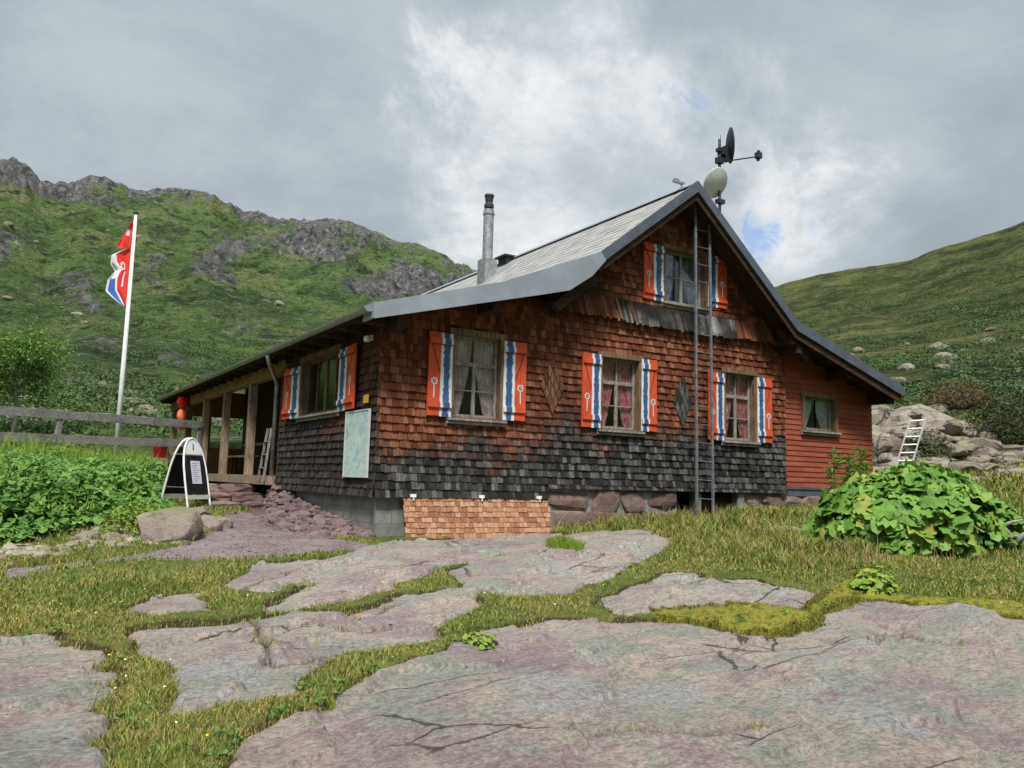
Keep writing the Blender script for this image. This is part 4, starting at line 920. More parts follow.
# left wall
LH = [(-3.62, -1.58, 1.29, 2.30)]
mb = MB(); wall_slab(mb, ML, [-4.88, 0], lambda x: 0.0, lambda x: wall_top(0), LH); build('side_wall', mb, M_DARK, HUT)
mb = MB(); shingles(mb, ML, -4.90, .03, -.02, 2.6, top=lambda x: wall_top(0), holes=LH, rg=rgs, flare=.05, row=.12); build('side_shingle_cladding', mb, M_SHS, HUT)
# the other outer walls
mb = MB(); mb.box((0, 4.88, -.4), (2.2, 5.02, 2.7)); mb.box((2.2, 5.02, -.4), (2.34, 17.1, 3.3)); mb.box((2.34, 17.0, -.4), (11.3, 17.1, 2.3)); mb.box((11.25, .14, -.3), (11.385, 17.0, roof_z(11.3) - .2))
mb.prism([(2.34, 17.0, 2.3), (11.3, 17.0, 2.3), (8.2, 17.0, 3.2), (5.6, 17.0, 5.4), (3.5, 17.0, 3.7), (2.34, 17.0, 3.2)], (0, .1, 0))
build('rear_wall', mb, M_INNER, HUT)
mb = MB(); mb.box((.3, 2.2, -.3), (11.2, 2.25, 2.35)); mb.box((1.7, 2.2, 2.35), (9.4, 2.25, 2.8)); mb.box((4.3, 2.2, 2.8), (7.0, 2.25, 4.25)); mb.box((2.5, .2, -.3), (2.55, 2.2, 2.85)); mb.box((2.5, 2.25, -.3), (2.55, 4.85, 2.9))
build('dark_window_backing', mb, M_DARK, HUT)  # near-black sheets added behind the windows so the panes look dark, no real partition
# red annex front
mb = MB(); AT = lambda x: roof_z(x) - .17
wall_slab(mb, Matrix.Translation((0, .05, 0)), [8.57, 11.39], lambda x: .28, AT, [WR], t=.09)
z = .28
while z < 3.2:
    for a, b in ((8.575, 9.13), (9.13, 10.18), (10.18, 11.40)):
        if a == 9.13 and WR[2] - .02 < z + .06 < WR[3]: continue
        tz = AT(b) ; zz = min(z + .105, max(AT(a), tz))
        if z > AT(a): continue
        if z + .105 > tz:
            xe = float(np.interp(-(z + .07), [-AT(a), -AT(b)], [a, b])) if AT(a) > AT(b) else b
        else: xe = b
        r = rgs.uniform(); mb.add([(a, .030, z), (xe, .030, z), (xe, .046, z + .104), (a, .046, z + .104), (a, .05, z), (xe, .05, z)], [(0, 1, 2, 3), (0, 4, 5, 1), (1, 5, 2)], 1, r)
    z += .104
build('annex_wall', mb, [M_DARK, M_RED], HUT)
mb = MB(); mb.box((8.60, -.02, .235), (11.41, .06, .285)); mb.box((8.62, .0, .10), (11.41, .06, .235)); build('annex_flashing', mb, M_FASCIA, HUT)

# foundations
mb = MB(); mb.box((.03, .03, -.95), (2.9, .2, -.003)); mb.box((.03, .2, -.95), (.2, 4.95, -.003)); build('concrete_foundation', mb, M_CONC, HUT)
def masonry(name, x0, x1, z0, z1, y, rows, wavg, mt, seed):
    rg = np.random.RandomState(seed); geos = []; h = (z1 - z0) / rows
    for r in range(rows):
        x = x0
        while x < x1 - .05:
            w_ = min(wavg * rg.uniform(.55, 1.5), x1 - x); 
            if x1 - x - w_ < .12: w_ = x1 - x
            hh = h * rg.uniform(.9, 1.12); geos.append(rock_geo((x + w_ / 2, y + .12 + rg.uniform(-.02, .02), z0 + h * (r + .5)), (w_ * .60, .15, hh * .62), rg.randint(9999), 5, 10, .07, (.72, 1.0), rotz=0, boxy=.68)); x += w_
    V, F, r_ = merge(geos)
    return np_mesh(name, V, F, [mt], attrs={'rnd': ('FACE', r_)}, smooth=False, parent=HUT)
masonry('stone_foundation', 2.95, 5.72, -.62, .16, -.02, 2, .72, M_STONEW, 3)
masonry('stone_foundation', 7.42, 11.3, -.60, .10, .0, 3, .45, M_STONEW2, 5)
mb = MB(); mb.box((2.9, .03, -.7), (5.73, .3, .16)); mb.box((7.40, .05, -.7), (11.3, .3, .2)); build('mortar_core', mb, M_MORTAR, HUT)
mb = MB(); mb.box((5.73, .9, -.8), (7.4, .95, .16)); mb.box((5.70, .2, -.8), (5.73, .9, .16)); mb.box((7.40, .3, -.8), (7.43, .9, .16))
mb.box((6.17, .02, -.7), (6.32, .17, .16), 1); mb.box((7.24, .0, -.7), (7.40, .16, .16), 1)
for k in range(7): mb.box((6.36 + k * .125, .20, -.7), (6.475 + k * .125, .225, .12 - .02 * (k % 3)), 2, .5)
build('cellar_opening', mb, [M_DARK, M_CONC, M_DARKW], HUT)

# roof
def tiles(mb, lo, hi, y0, y1, rg, course=.21, wd=.30, mat=1):
    lo = Vector((lo[0], 0, lo[1])); hi = Vector((hi[0], 0, hi[1])); d = hi - lo; L = d.length; d /= L; n = Vector((-d.z, 0, d.x)) if d.x > 0 else Vector((d.z, 0, -d.x))
    k = 0; s = 0.0
    while s < L - .02:
        e = min(s + course * 1.15, L); y = y0 - (wd / 2 if k % 2 else 0)
        while y < y1:
            a, b = max(y, y0), min(y + wd - .005, y1); y += wd
            if b - a < .02: continue
            t1 = .016 + rg.uniform(-.003, .004); p = lo + d * s; q = lo + d * e
            A = p + n * t1; B = q + n * .010
            vs = [(A.x, a, A.z), (A.x, b, A.z), (B.x, b, B.z), (B.x, a, B.z), (p.x, a, p.z), (p.x, b, p.z), (q.x, a, q.z), (q.x, b, q.z)]
            mb.add(vs, [(0, 1, 2, 3), (0, 4, 5, 1), (0, 3, 6, 4), (1, 5, 7, 2)], mat, rg.uniform())
        s += course; k += 1
mb = MB()
for a, b in ((EL, MLP), (MLP, KL), (KL, RIDGE), (RIDGE, KR), (KR, ER)):
    mb.prism([(a[0], Y0 + .01, a[1] - .03), (b[0], Y0 + .01, b[1] - .03), (b[0], Y0 + .01, b[1] - .15), (a[0], Y0 + .01, a[1] - .15)], (0, Y1 - Y0 - .02, 0), 0)
for a, b in ((EL, MLP), (MLP, KL), (KL, RIDGE), (ER, KR), (KR, RIDGE)): tiles(mb, (a[0], a[1] - .028), (b[0], b[1] - .028), Y0 + .03, Y1, rgs)
roof = build('roof', mb, [M_DARKW, M_TILE], HUT)
mb = MB()
for sx, (kx, kz) in ((-1, KL), (1, KR)):
    dx = (kx - RIDGE[0]); dz = (kz - RIDGE[1]); q = .16 / math.hypot(dx, dz)
    mb.prism([(RIDGE[0], Y0, RIDGE[1] + .035), (RIDGE[0] + dx * q, Y0, RIDGE[1] + dz * q + .035), (RIDGE[0] + dx * q, Y1, RIDGE[1] + dz * q + .035), (RIDGE[0], Y1, RIDGE[1] + .035)], (0, 0, .012))
build('ridge_cap', mb, M_FASCIAL, roof)
def strip(name, pts_top, hgt, y, t, mt):
    mb = MB()
    for (a, b) in zip(pts_top[:-1], pts_top[1:]):
        mb.prism([(a[0], y, a[1]), (b[0], y, b[1]), (b[0], y, b[1] - hgt), (a[0], y, a[1] - hgt)], (0, t, 0))
    return build(name, mb, mt, roof)
up = .03
strip('dark_bargeboard', [(KL[0] - .02, KL[1] + up), (RIDGE[0], RIDGE[1] + up), (KR[0], KR[1] + up), (ER[0], ER[1] + up)], .20, Y0 - .04, .045, M_FASCIA)
strip('wooden_bargeboard', [(KL[0] - .02, KL[1] - .16), (RIDGE[0], RIDGE[1] - .16), (KR[0], KR[1] - .16), (ER[0] - .05, ER[1] - .16)], .15, Y0 + .01, .035, M_DARKW)
mb = MB(); mb.prism([(EL[0] - .02, Y0 - .045, EL[1] + .01), (MLP[0], Y0 - .045, MLP[1] + .01), (KL[0] - .02, Y0 - .045, KL[1] + .03), (KL[0] + .08, Y0 - .045, KL[1] - .10), (3.28, Y0 - .045, 3.55), (2.84, Y0 - .045, 3.25), (2.3, Y0 - .045, 3.10), (EL[0] - .02, Y0 - .045, EL[1] - .21)], (0, .045, 0))
mb.box((EL[0] - .03, Y0 - .04, EL[1] - .20), (EL[0] + .0, Y0 + .35, EL[1] + .02)); build('light_metal_fascia', mb, M_FASCIAL, roof)
def eave_part(name, fn):
    mb = MB(); fn(mb); build(name, mb, M_DARKW, roof)
for x in (5.6, 8.25, 9.9, 11.3, .08, 1.6): eave_part('purlin_end', lambda mb: mb.box((x - .07, Y0 + .08, roof_z(x) - .40), (x + .07, -.0, roof_z(x) - .20)))
for a, b in (((3.5, -.40, 3.62), (2.72, -.40, 3.00)), ((3.5, -.12, 3.62), (2.72, -.12, 3.00)), ((8.0, -.35, 3.30), (8.8, -.35, 2.78))): eave_part('rafter_tail', lambda mb: mb.bar(a, b, .12, .16))
for lo, hi in (((2.95, -.33, 3.02), (3.09, 0, 3.2)), ((8.35, -.5, 2.85), (8.5, 0, 3.02))): eave_part('bracket_beam', lambda mb: mb.box(lo, hi))
y = -.2
while y < 17.4:
    eave_part('rafter_tail', lambda mb: mb.box((-.38, y, 2.40), (.0, y + .09, 2.475))); y += .75
# gutter and downpipe
mb = MB(); n = 8; pr = [(math.cos(math.pi + math.pi * k / n) * .065, math.sin(math.pi + math.pi * k / n) * .065) for k in range(n + 1)]
gx = EL[0] - .075; gz0 = EL[1] - .02
vs = []; L_ = [(p[0], p[1]) for p in pr] + [(p[0] * .88, p[1] * .88) for p in reversed(pr)]
mb.prism([(gx + a, Y0 + .02, gz0 + b - .03) for a, b in L_], (0, Y1 - Y0 - .1, 0)); build('gutter', mb, M_ZINC, roof)
mb = MB(); mb.tube([(gx, 4.45, 2.48), (gx + .04, 4.48, 2.34), (-.12, 5.02, 2.10), (-.07, 5.06, 2.0), (-.07, 5.08, .12)], .042, 10); build('downpipe', mb, M_ZINC, HUT, smooth=True)
# chimney
mb = MB(); cx, cy = 4.62, 5.15; mb.box((cx - .16, cy - .17, 4.30), (cx + .16, cy + .17, 5.30)); mb.prism([(cx - .45, cy - .32, 4.44), (cx + .35, cy - .32, 5.07), (cx + .35, cy + .32, 5.07), (cx - .45, cy + .32, 4.44)], (0, 0, .05))
mb.tube([(cx, cy, 5.3), (cx, cy, 6.50)], .12, 20, 0, rnd=.5); mb.tube([(cx, cy, 6.38), (cx, cy, 6.41)], .14, 20, 0)
mb.lathe([(.0, 6.55), (.115, 6.55), (.115, 6.62), (.085, 6.66), (.10, 6.80), (.115, 6.82), (.11, 6.86), (0, 6.88)], (cx, cy, 0), 20, 1)
build('chimney', mb, [M_ZINC, M_DARKM], roof)
mb = MB(); mb.box((5.32, 5.45, 5.2), (5.58, 5.85, 5.59)); mb.box((5.24, 5.40, 5.59), (5.64, 5.92, 5.625)); build('roof_hatch', mb, M_DARKM, roof)

# windows
CROZ = None
def crozier(mb, M, cx, z0, s, mat, flip=1):
    up = tuple(M.to_3x3() @ Vector((0, 1, 0))); zc = z0 + .25 * s; r0 = .043 * s
    def seg(p, q, w_=.015): mb.bar(M @ Vector((p[0], -.003, p[1])), M @ Vector((q[0], -.003, q[1])), w_ * s, .006, mat, up=up)
    seg((cx - .004 * flip * s, z0), (cx, zc - r0))
    ring = [(cx + r0 * math.cos(k * math.pi / 7), zc + r0 * math.sin(k * math.pi / 7)) for k in range(15)]
    for p, q in zip(ring[:-1], ring[1:]): seg(p, q)
    for k in range(7):
        an = k * 2 * math.pi / 7; seg((cx + r0 * math.cos(an), zc + r0 * math.sin(an)), (cx + 1.4 * r0 * math.cos(an), zc + 1.4 * r0 * math.sin(an)), .014)
    seg((cx - r0 * .1, zc), (cx + r0 * .35, zc + r0 * .3), .012)
def shutter(parent, M, w, h, inner, rg, sc=1.0, croz=True, split=.50):
    """plank shutter; inner = +1 when the window lies towards +x. local origin: lower left corner, front at y=0"""
    mb = MB(); fx = (lambda u: u * w) if inner > 0 else (lambda u: (1 - u) * w)
    def bx(u0, u1, y0, y1, z0, z1, mat):
        a, b = sorted((fx(u0), fx(u1))); mb.box((a, y0, z0), (b, y1, z1), mat, M=M)
    bx(0, split * .5 - .006, 0, .028, 0, h, 0); bx(split * .5 + .006, split, 0, .028, .005, h - .004, 0); bx(split, 1, .001, .028, -.004, h - .002, 1)
    def wavy(z0, z1, y):
        n = max(2, int((z1 - z0) / .045)); cu = split + (1 - split) * .5; hw = (1 - split) * .23
        for k in range(n):
            za = z0 + (z1 - z0) * k / n; zb = z0 + (z1 - z0) * (k + 1) / n; o = hw * (.10 if k % 2 else -.10) ; q = hw + rg.uniform(-.012, .03); o = hw * rg.uniform(-.14, .14)
            a, b = sorted((fx(cu - q + o), fx(cu + q + o))); mb.box((a, y, za), (b, y + .004, zb), 2, M=M)
    wavy(0.0, h, -.002)
    for bz in (.10 * h, .86 * h):
        bx(.02, split, -.026, -.0005, bz, bz + .07 * h, 0); bx(split, .98, -.026, -.0005, bz, bz + .07 * h, 1); wavy(bz + .001, bz + .07 * h - .001, -.028)
        bx(.02, .98, -.022, -.0005, bz - .012, bz - .001, 3)
    mb.bar(M @ Vector((fx(.06), -.004, h * .90)), M @ Vector((fx(split * .95), -.004, h * .52)), .012, .008, 3, up=tuple(M.to_3x3() @ Vector((0, 1, 0))))
    if croz: crozier(mb, M, fx(split * .5), .21 * h, sc, 1, 1 if inner > 0 else -1)
    return build('shutter', mb, [P_ORANGE, P_WHITE, P_BLUE, M_BRACE], parent)
def window(M, H, cur, rg, style='tri', shut=None, sash_mat=None, n_c=2):
    x0, x1, z0, z1 = H; w = x1 - x0; h = z1 - z0; mb = MB(); sm = sash_mat or M_SASH
    f = .075
    mb.box((x0 - .03, -.055, z0), (x0 + f - .03, .16, z1), 0, M=M); mb.box((x1 - f + .03, -.055, z0), (x1 + .03, .16, z1), 0, M=M)
    mb.box((x0 - .05, -.065, z1 - .02), (x1 + .05, .16, z1 + .07), 0, M=M); mb.box((x0, .0, z0 - .02), (x1, .16, z0 + .03), 0, M=M)
    win = build('window', mb, M_FRAMEW, HUT, bevel=.004)
    mb = MB(); mb.box((x0 - .06, -.11, z0 - .04), (x1 + .06, -.0, z0 - .004), 0, M=M); mb.box((x0 - .06, -.07, z0 - .09), (x1 + .06, -.03, z0 - .047), 0, M=M); build('sill', mb, M_SASH, win, bevel=.004)
    a, b, c, d = x0 + f - .03, x1 - f + .03, z0 + .03, z1 - .02; y0, y1 = .075, .115; s = .042; mb = MB()
    gl = MB()
    def vbar(x, za, zb, t=s): mb.box((x - t / 2, y0, za), (x + t / 2, y1, zb), 0, M=M)
    def hbar(z, xa, xb, t=s): mb.box((xa, y0 + .003, z - t / 2), (xb, y1 - .003, z + t / 2), 0, M=M)
    vbar(a + s / 2, c, d); vbar(b - s / 2, c, d); hbar(c + s / 2, a, b); hbar(d - s / 2, a, b)
    if style == 'tri':
        zt = c + (d - c) * .66; hbar(zt, a, b, .06); vbar((a + b) / 2, c, zt, .055); vbar((a + b) / 2, zt, d, .028); hbar(c + (zt - c) * .5, a, b, .018)
    elif style == 'gable':
        vbar((a + b) / 2, c, d, .06); hbar(c + (d - c) * .5, a, b, .018)
    elif style == 'double':
        vbar(a + (b - a) * .5, c, d, .10); vbar(a + (b - a) * .27, c, d, .03); vbar(a + (b - a) * .75, c, d, .03)
    elif style == 'small': vbar(a + (b - a) * .5, c, d, .0)
    build('sash', mb, sm, win)
    gl.box((a, .094, c), (b, .098, d), 0, M=M); build('glass', gl, M_GLASS, win)
    # curtains: gathered cloth, drawn apart below
    if cur:
        for k, (ca, cb, pull) in enumerate(((a, (a + b) / 2, -1), ((a + b) / 2, b, 1))):
            nu, nv = 40, 14; V = np.zeros((nu, nv, 3)); uu = np.linspace(0, 1, nu); ph = rg.uniform(0, 6)
            for j in range(nv):
                t = j / (nv - 1); g = 1 - .55 * t ** 1.5
                if pull < 0: xs_ = ca + (cb - ca) * uu * g
                else: xs_ = cb - (cb - ca) * (1 - uu) * g
                V[:, j, 0] = xs_; V[:, j, 1] = .135 + .016 * np.sin(uu * 34 + ph + .6 * np.sin(t * 3)); V[:, j, 2] = d - (d - c) * t
            P = [M @ Vector(p) for p in V.reshape(-1, 3)]
            np_mesh('curtain', np.array([p[:] for p in P]), grid_faces(nu, nv), cur, parent=win)
    if shut:
        for (sx0, sx1, sz0, sz1, inner, ang) in shut:
            hx = sx1 if inner > 0 else sx0          # hinge beside the window
            Rm = Matrix.Translation((hx, -.068, 0)) @ Matrix.Rotation(R(ang) * (1 if inner > 0 else -1), 4, 'Z') @ Matrix.Translation((-hx, 0, 0))
            shutter(win, M @ Rm @ Matrix.Translation((sx0, 0, sz0)), sx1 - sx0, sz1 - sz0, inner, rg)
    return win
rw = np.random.RandomState(8)
window(I4, W1, M_CUR, rw, shut=[(.71, 1.12, 1.18, 2.43, 1, 4), (2.02, 2.42, 1.19, 2.43, -1, 3)])
window(I4, W2, M_CUR2, rw, shut=[(3.53, 3.93, 1.17, 2.41, 1, 3), (4.82, 5.15, 1.17, 2.43, -1, 3)])
window(I4, W3, M_CUR2, rw, shut=[(6.40, 6.82, 1.10, 2.35, 1, 3), (7.72, 8.10, 1.11, 2.36, -1, 3)])
window(I4, WG, M_CURD, rw, style='gable', shut=[(4.83, 5.31, 3.51, 4.53, 1, 3), (6.42, 6.88, 3.58, 4.57, -1, 3)])
window(Matrix.Translation((0, .05, 0)), WR, M_CURW, rw, style='small', sash_mat=M_SASH)
window(ML, (-3.62, -1.58, 1.29, 2.30), None, rw, style='double', sash_mat=M_FRAMEW, shut=[(-4.42, -3.64, 1.28, 2.22, 1, 4), (-1.56, -.72, 1.27, 2.26, -1, 4)])

# porch
mb = MB(); mb.box((-.16, 4.95, .05), (2.2, 17.0, .22)); deck = build('porch_deck', mb, M_POST, HUT)
mb = MB(); mb.box((-.08, 4.95, 2.19), (.08, 17.2, 2.44)); mb.prism([(-.08, 4.95, 2.19), (-.08, 4.55, 2.27), (-.08, 4.50, 2.36), (-.08, 4.6, 2.44), (-.08, 4.95, 2.44)], (.16, 0, 0)); build('porch_beam', mb, M_BEAM, HUT)
for y in (7.15, 9.6, 12.0, 14.4, 16.8):
    mb = MB(); mb.box((-.08, y - .085, .22), (.08, y + .085, 2.19)); build('porch_post', mb, M_POST, HUT, bevel=.006)
mb = MB(); mb.box((.0, 17.0, .2), (2.2, 17.1, 1.05)); mb.box((0, 17.0, 2.05), (2.3, 17.1, 2.9)); mb.box((1.0, 17.0, 1.05), (1.16, 17.1, 2.05)); mb.box((0, 17.0, 1.05), (.1, 17.1, 2.05)); build('porch_end_wall', mb, M_BEAM, HUT)
# ================================================================ free standing and hung things
# long steel ladder up the gable
def ladder(name, a0, b0, a1, b1, n, rw_, mt, rung_mt, label, cat='ladder', rr=.014, t0=.06, t1=.97, depth=None):
    root = empty(name, a0, label, cat)
    mb = MB(); mb.bar(a0, a1, rw_, depth or rw_); build('rail', mb, mt, root, bevel=.003)
    mb = MB(); mb.bar(b0, b1, rw_, depth or rw_); build('rail', mb, mt, root, bevel=.003)
    for k in range(n):
        t = t0 + (t1 - t0) * k / (n - 1); mb = MB(); mb.tube([Vector(a0).lerp(Vector(a1), t), Vector(b0).lerp(Vector(b1), t)], rr, 8); build('rung', mb, rung_mt, root)
    return root
ladder('tall_ladder', (5.70, -.50, -.30), (6.09, -.50, -.32), (5.81, -.35, 5.36), (6.155, -.35, 5.36), 17, .040, M_LADS, M_LADS, 'very tall grey steel ladder standing upright against the gable', rr=.008)
ladder('aluminium_ladder', (12.953, .85, -.1), (13.131, .58, -.1), (13.283, .337, 1.93), (13.45, .07, 1.95), 11, .035, M_ALU, M_ALU, 'short pale aluminium ladder leaning on the rock right of the red annex', rr=.018)

# satellite gear on the ridge
mast = empty('antenna_mast', (7.1, .3, 4.3), 'thin steel antenna mast behind the gable tip', 'mast')
mb = MB(); mb.tube([(7.1, .3, 4.3), (7.1, .3, 7.12)], .028, 8); build('pole', mb, M_DARKM, mast, smooth=True)
for lo, hi in (((7.03, .25, 6.62), (7.17, .36, 6.74)), ((7.04, .25, 6.86), (7.15, .35, 6.93)), ((7.03, .25, 5.80), (7.20, .36, 5.88))): mb = MB(); mb.box(lo, hi); build('clamp', mb, M_DARKM, mast)
mb = MB(); mb.tube([(7.13, .3, 7.0), (7.13, .3, 7.22)], .006, 5); build('whip_antenna', mb, M_DARKM, mast)
def dish(name, c, nrm, rad, mt, label, arm=None, ell=1.0):
    root = empty(name, c, label, 'satellite dish'); n = Vector(nrm).normalized(); Mq = n.to_track_quat('Z', 'Y').to_matrix().to_4x4()
    prof = [(rad * t, -.20 * rad * (1 - t * t)) for t in np.linspace(0, 1, 12)] + [(rad * 1.01, .004), (rad * 1.01, -.012)] + [(rad * t, -.20 * rad * (1 - t * t) - .014) for t in np.linspace(.98, 0, 12)]
    mb = MB(); mb.lathe(prof, c, 40, 0, M=Mq); build('reflector', mb, mt, root, smooth=True)
    return root, n
cr = lambda a, b, c: (RT * a - DN * b + FW * c)
bigd, nn = dish('satellite_dish', (6.93, .25, 6.17), cr(-.50, .42, .76), .30, M_DISH, 'pale grey satellite dish tipped back beside the gable tip')
mb = MB(); mb.bar((6.96, .26, 6.15), (7.1, .3, 5.95), .04, .04); build('bracket', mb, M_DARKM, bigd)
dd, nn = dish('satellite_dish', (7.36, .25, 7.04), Vector((.81, -.57, .06)), .35, M_DARKM, 'dark satellite dish seen edge on at the mast top')
mb = MB(); mb.box((7.10, .22, 6.80), (7.34, .36, 6.92)); mb.box((7.2, .2, 6.72), (7.36, .38, 7.0)); build('bracket', mb, M_DARKM, dd)
e = Vector((8.15, .25, 7.0)); mb = MB(); mb.tube([(7.34, .25, 6.72), e], .014, 6); mb.box((e.x - .05, .2, e.z - .04), (e.x + .07, .3, e.z + .08)); mb.bar(e + Vector((0, 0, -.09)), e + Vector((.02, 0, .13)), .05, .05); build('receiver_arm', mb, M_DARKM, dd)
mb = MB(); mb.tube([(5.52, -.3, 5.60), (5.50, -.3, 5.68)], .012, 6); mb.box((5.32, -.34, 5.665), (5.56, -.27, 5.70)); mb.box((5.33, -.34, 5.70), (5.42, -.27, 5.73)); build('ridge_lightning_clamp', mb, M_ZINC, None, label='small grey bracket on the ridge just behind the gable tip', cat='bracket')

# panel of new shingles leaning on the foundation
pan = empty('shingle_panel', (1.65, -.25, -.6), 'low panel of new light brown shingles leaning on the concrete foundation', 'panel')
rp = np.random.RandomState(4); Mp = Matrix.Translation((0, -.20, -.60)) @ Matrix.Rotation(R(-14), 4, 'X')
mb = MB(); mb.box((.41, .0, .02), (2.90, .03, .58), 0, M=Mp); build('backing_board', mb, M_DARKW, pan)
mb = MB(); shingles(mb, Mp, .40, 2.91, .0, .56, row=.078, rg=rp, wmin=.06, wmax=.11, thick=.014); build('shingles', mb, M_SHN, pan)
for x in (.55, 1.68, 2.72):
    mb = MB(); mb.box((x - .045, -.095, -.015), (x + .045, -.04, .03)); mb.box((x - .008, -.11, -.06), (x + .008, -.095, .0)); build('hook', mb, M_WHITE, pan)

# map board, small yellow sign, security lamp on the side wall
def m_map(nt, pos):
    sp = nt.node('ShaderNodeSeparateXYZ', {0: pos}); n = nt.noise(pos, 3.2, 6, .65, .8); m2 = nt.noise(nt.mapping(pos, loc=(3, 3, 3)), 6, 6, .6, 1.2)
    c = nt.ramp(n, [(.35, (.50, .60, .60)), (.46, (.36, .52, .42)), (.52, (.56, .64, .62)), (.6, (.26, .46, .50)), (.7, (.50, .60, .66))])
    c = nt.mix(nt.math('MULTIPLY', nt.step(m2, .58, .62), .6), c, (.10, .28, .45)); c = nt.mix(nt.math('MULTIPLY', nt.step(nt.math('ABSOLUTE', nt.math('SUBTRACT', m2, .5)), .012, .003), .6), c, (.75, .78, .74))
    return c, .4, None
M_MAP = material('hiking_map_print', m_map)
mp = empty('map_board', (-.07, .74, .26), 'tall pale blue green hiking map board on the side wall by the corner', 'map board')
mb = MB(); mb.box((-.085, .175, .265), (-.06, 1.085, 1.215)); build('printed_sheet', mb, M_MAP, mp)
mb = MB()
for lo, hi in (((-.092, .155, .245), (-.055, .175, 1.235)), ((-.092, 1.085, .245), (-.055, 1.105, 1.235)), ((-.092, .175, .245), (-.055, 1.085, .265)), ((-.092, .175, 1.215), (-.055, 1.085, 1.235))): mb.box(lo, hi)
build('frame', mb, material('pale_frame', color=(.48, .50, .50), var=.1), mp)
ys = empty('waymark_plate', (-.07, .36, 1.39), 'small yellow waymark plate above the map board', 'sign')
mb = MB(); mb.box((-.07, .27, 1.33), (-.055, .45, 1.45)); build('plate', mb, material('waymark_yellow', color=(.62, .38, .05), var=.2, rough=.5), ys)
lp = empty('security_lamp', (-.08, .28, 2.25), 'small white lamp under the eave at the corner', 'lamp')
mb = MB(); mb.box((-.07, .24, 2.24), (-.04, .32, 2.32)); build('bracket', mb, M_WHITE, lp)
mb = MB(); mb.lathe([(0, -.05), (.035, -.045), (.05, -.01), (.045, .03), (.02, .05), (0, .05)], (-.13, .26, 2.26), 14); build('lamp_head', mb, M_WHITE, lp, smooth=True)

# A board
def a_board():
    F1 = Vector((-1.68, 4.50, gz(-1.68, 4.50) - .0)); wdir = Vector((.80, .60, 0)); wd = .60; perp = Vector((.60, -.80, 0)); H = 1.30; half = .34
    top = F1 + wdir * (wd / 2) - perp * half * .92; root = empty('a_board', tuple(top - Vector((0, 0, H))), 'white framed arched A board sign with black panels beside the stone steps', 'sign board')
    for s, nm in ((1, 'front_panel'), (-1, 'back_panel')):
        base = Vector((top.x, top.y, F1.z - .02)) + perp * half * s; apex = Vector((top.x, top.y, F1.z + H)) + perp * .035 * s
        zax = (apex - base).normalized(); L = (apex - base).length; nrm = (perp * s - zax * (perp * s).dot(zax)).normalized()
        P = lambda u, v, o=0: base + wdir * (u * wd / 2) + zax * (v * L) + nrm * o
        arch = [(-1, 0), (-1, .40), (-.96, .62), (-.86, .76), (-.70, .87), (-.45, .955), (-.2, .99), (0, 1.0), (.2, .99), (.45, .955), (.70, .87), (.86, .76), (.96, .62), (1, .40), (1, 0)]
        mb = MB(); mb.tube([P(u * .94, v) for u, v in arch], .019, 8); mb.bar(P(-.92, .20), P(.92, .20), .03, .075, 0); mb.bar(P(-.90, .78), P(.90, .78), .016, .02)
        fr = build(nm, mb, M_WHITE, root, smooth=False)
        mb = MB(); mb.prism([P(-.88, .235, -.006), P(.88, .235, -.006), P(.88, .60, -.006), P(.80, .765, -.006), P(-.80, .765, -.006), P(-.88, .60, -.006)], nrm * .012); build('black_panel', mb, M_BLACK, fr)
        if s == 1:
            hd = [(-.80, .785), (.80, .785), (.66, .865), (.42, .935), (.18, .97), (0, .975), (-.18, .97), (-.42, .935), (-.66, .865)]
            mb = MB(); mb.prism([P(u, v, -.006) for u, v in hd], nrm * .014)
            for (u, v, du, dv) in ((0, .88, .035, .030), (.03, .915, .03, .012), (-.03, .85, .03, .012)): mb.prism([P(u - du, v - dv, .010), P(u + du, v - dv, .010), P(u + du * .7, v + dv, .010), P(u - du * .7, v + dv, .010)], nrm * .003, 1)
            build('header_plate', mb, [M_WHITE, M_BLACK], fr)
            mb = MB(); mb.prism([P(-.36, .38, .008), P(.42, .38, .008), P(.42, .69, .008), P(-.36, .69, .008)], nrm * .003)
            for k in range(9): mb.prism([P(-.26, .66 - k * .03, .0115), P(.30 - .1 * (k % 3), .66 - k * .03, .0115), P(.30 - .1 * (k % 3), .652 - k * .03, .0115), P(-.26, .652 - k * .03, .0115)], nrm * .001, 1)
            build('paper_notice', mb, [M_PAPER, M_INK], fr)
    for u in (-.9, .9):
        mb = MB(); mb.bar(Vector((top.x, top.y, F1.z + .42)) + wdir * u * wd / 2 + perp * half * .62, Vector((top.x, top.y, F1.z + .42)) + wdir * u * wd / 2 - perp * half * .62, .008, .012); build('spreader', mb, M_ZINC, root)
a_board()

# flag pole and flags
fp = empty('flagpole', (-2.0, 13.0, gz(-2, 13)), 'tall white flagpole behind the wooden fence', 'flagpole')
mb = MB(); mb.tube([(-2.0, 13, gz(-2, 13) - .2), (-2.0, 13, 3), (-2.0, 13, 7.2)], [.072, .06, .04], 12); build('pole', mb, M_WHITE, fp, smooth=True)
mb = MB(); mb.lathe([(0, 0), (.06, .01), (.075, .04), (.05, .075), (0, .085)], (-2.0, 13, 7.2), 12); build('finial', mb, M_DARKM, fp, smooth=True)
def cloth(name, lab):
    def f(nt, pos): n = nt.noise(pos, 6, 4); return None
    return None
F_RED = material('flag_red_cloth', color=(.68, .035, .025), rough=.75, var=.12, vscale=4); F_WH = material('flag_white_cloth', color=(.72, .72, .74), rough=.75, var=.06, vscale=4); F_BL = material('flag_blue_cloth', color=(.035, .12, .42), rough=.75, var=.15, vscale=4)
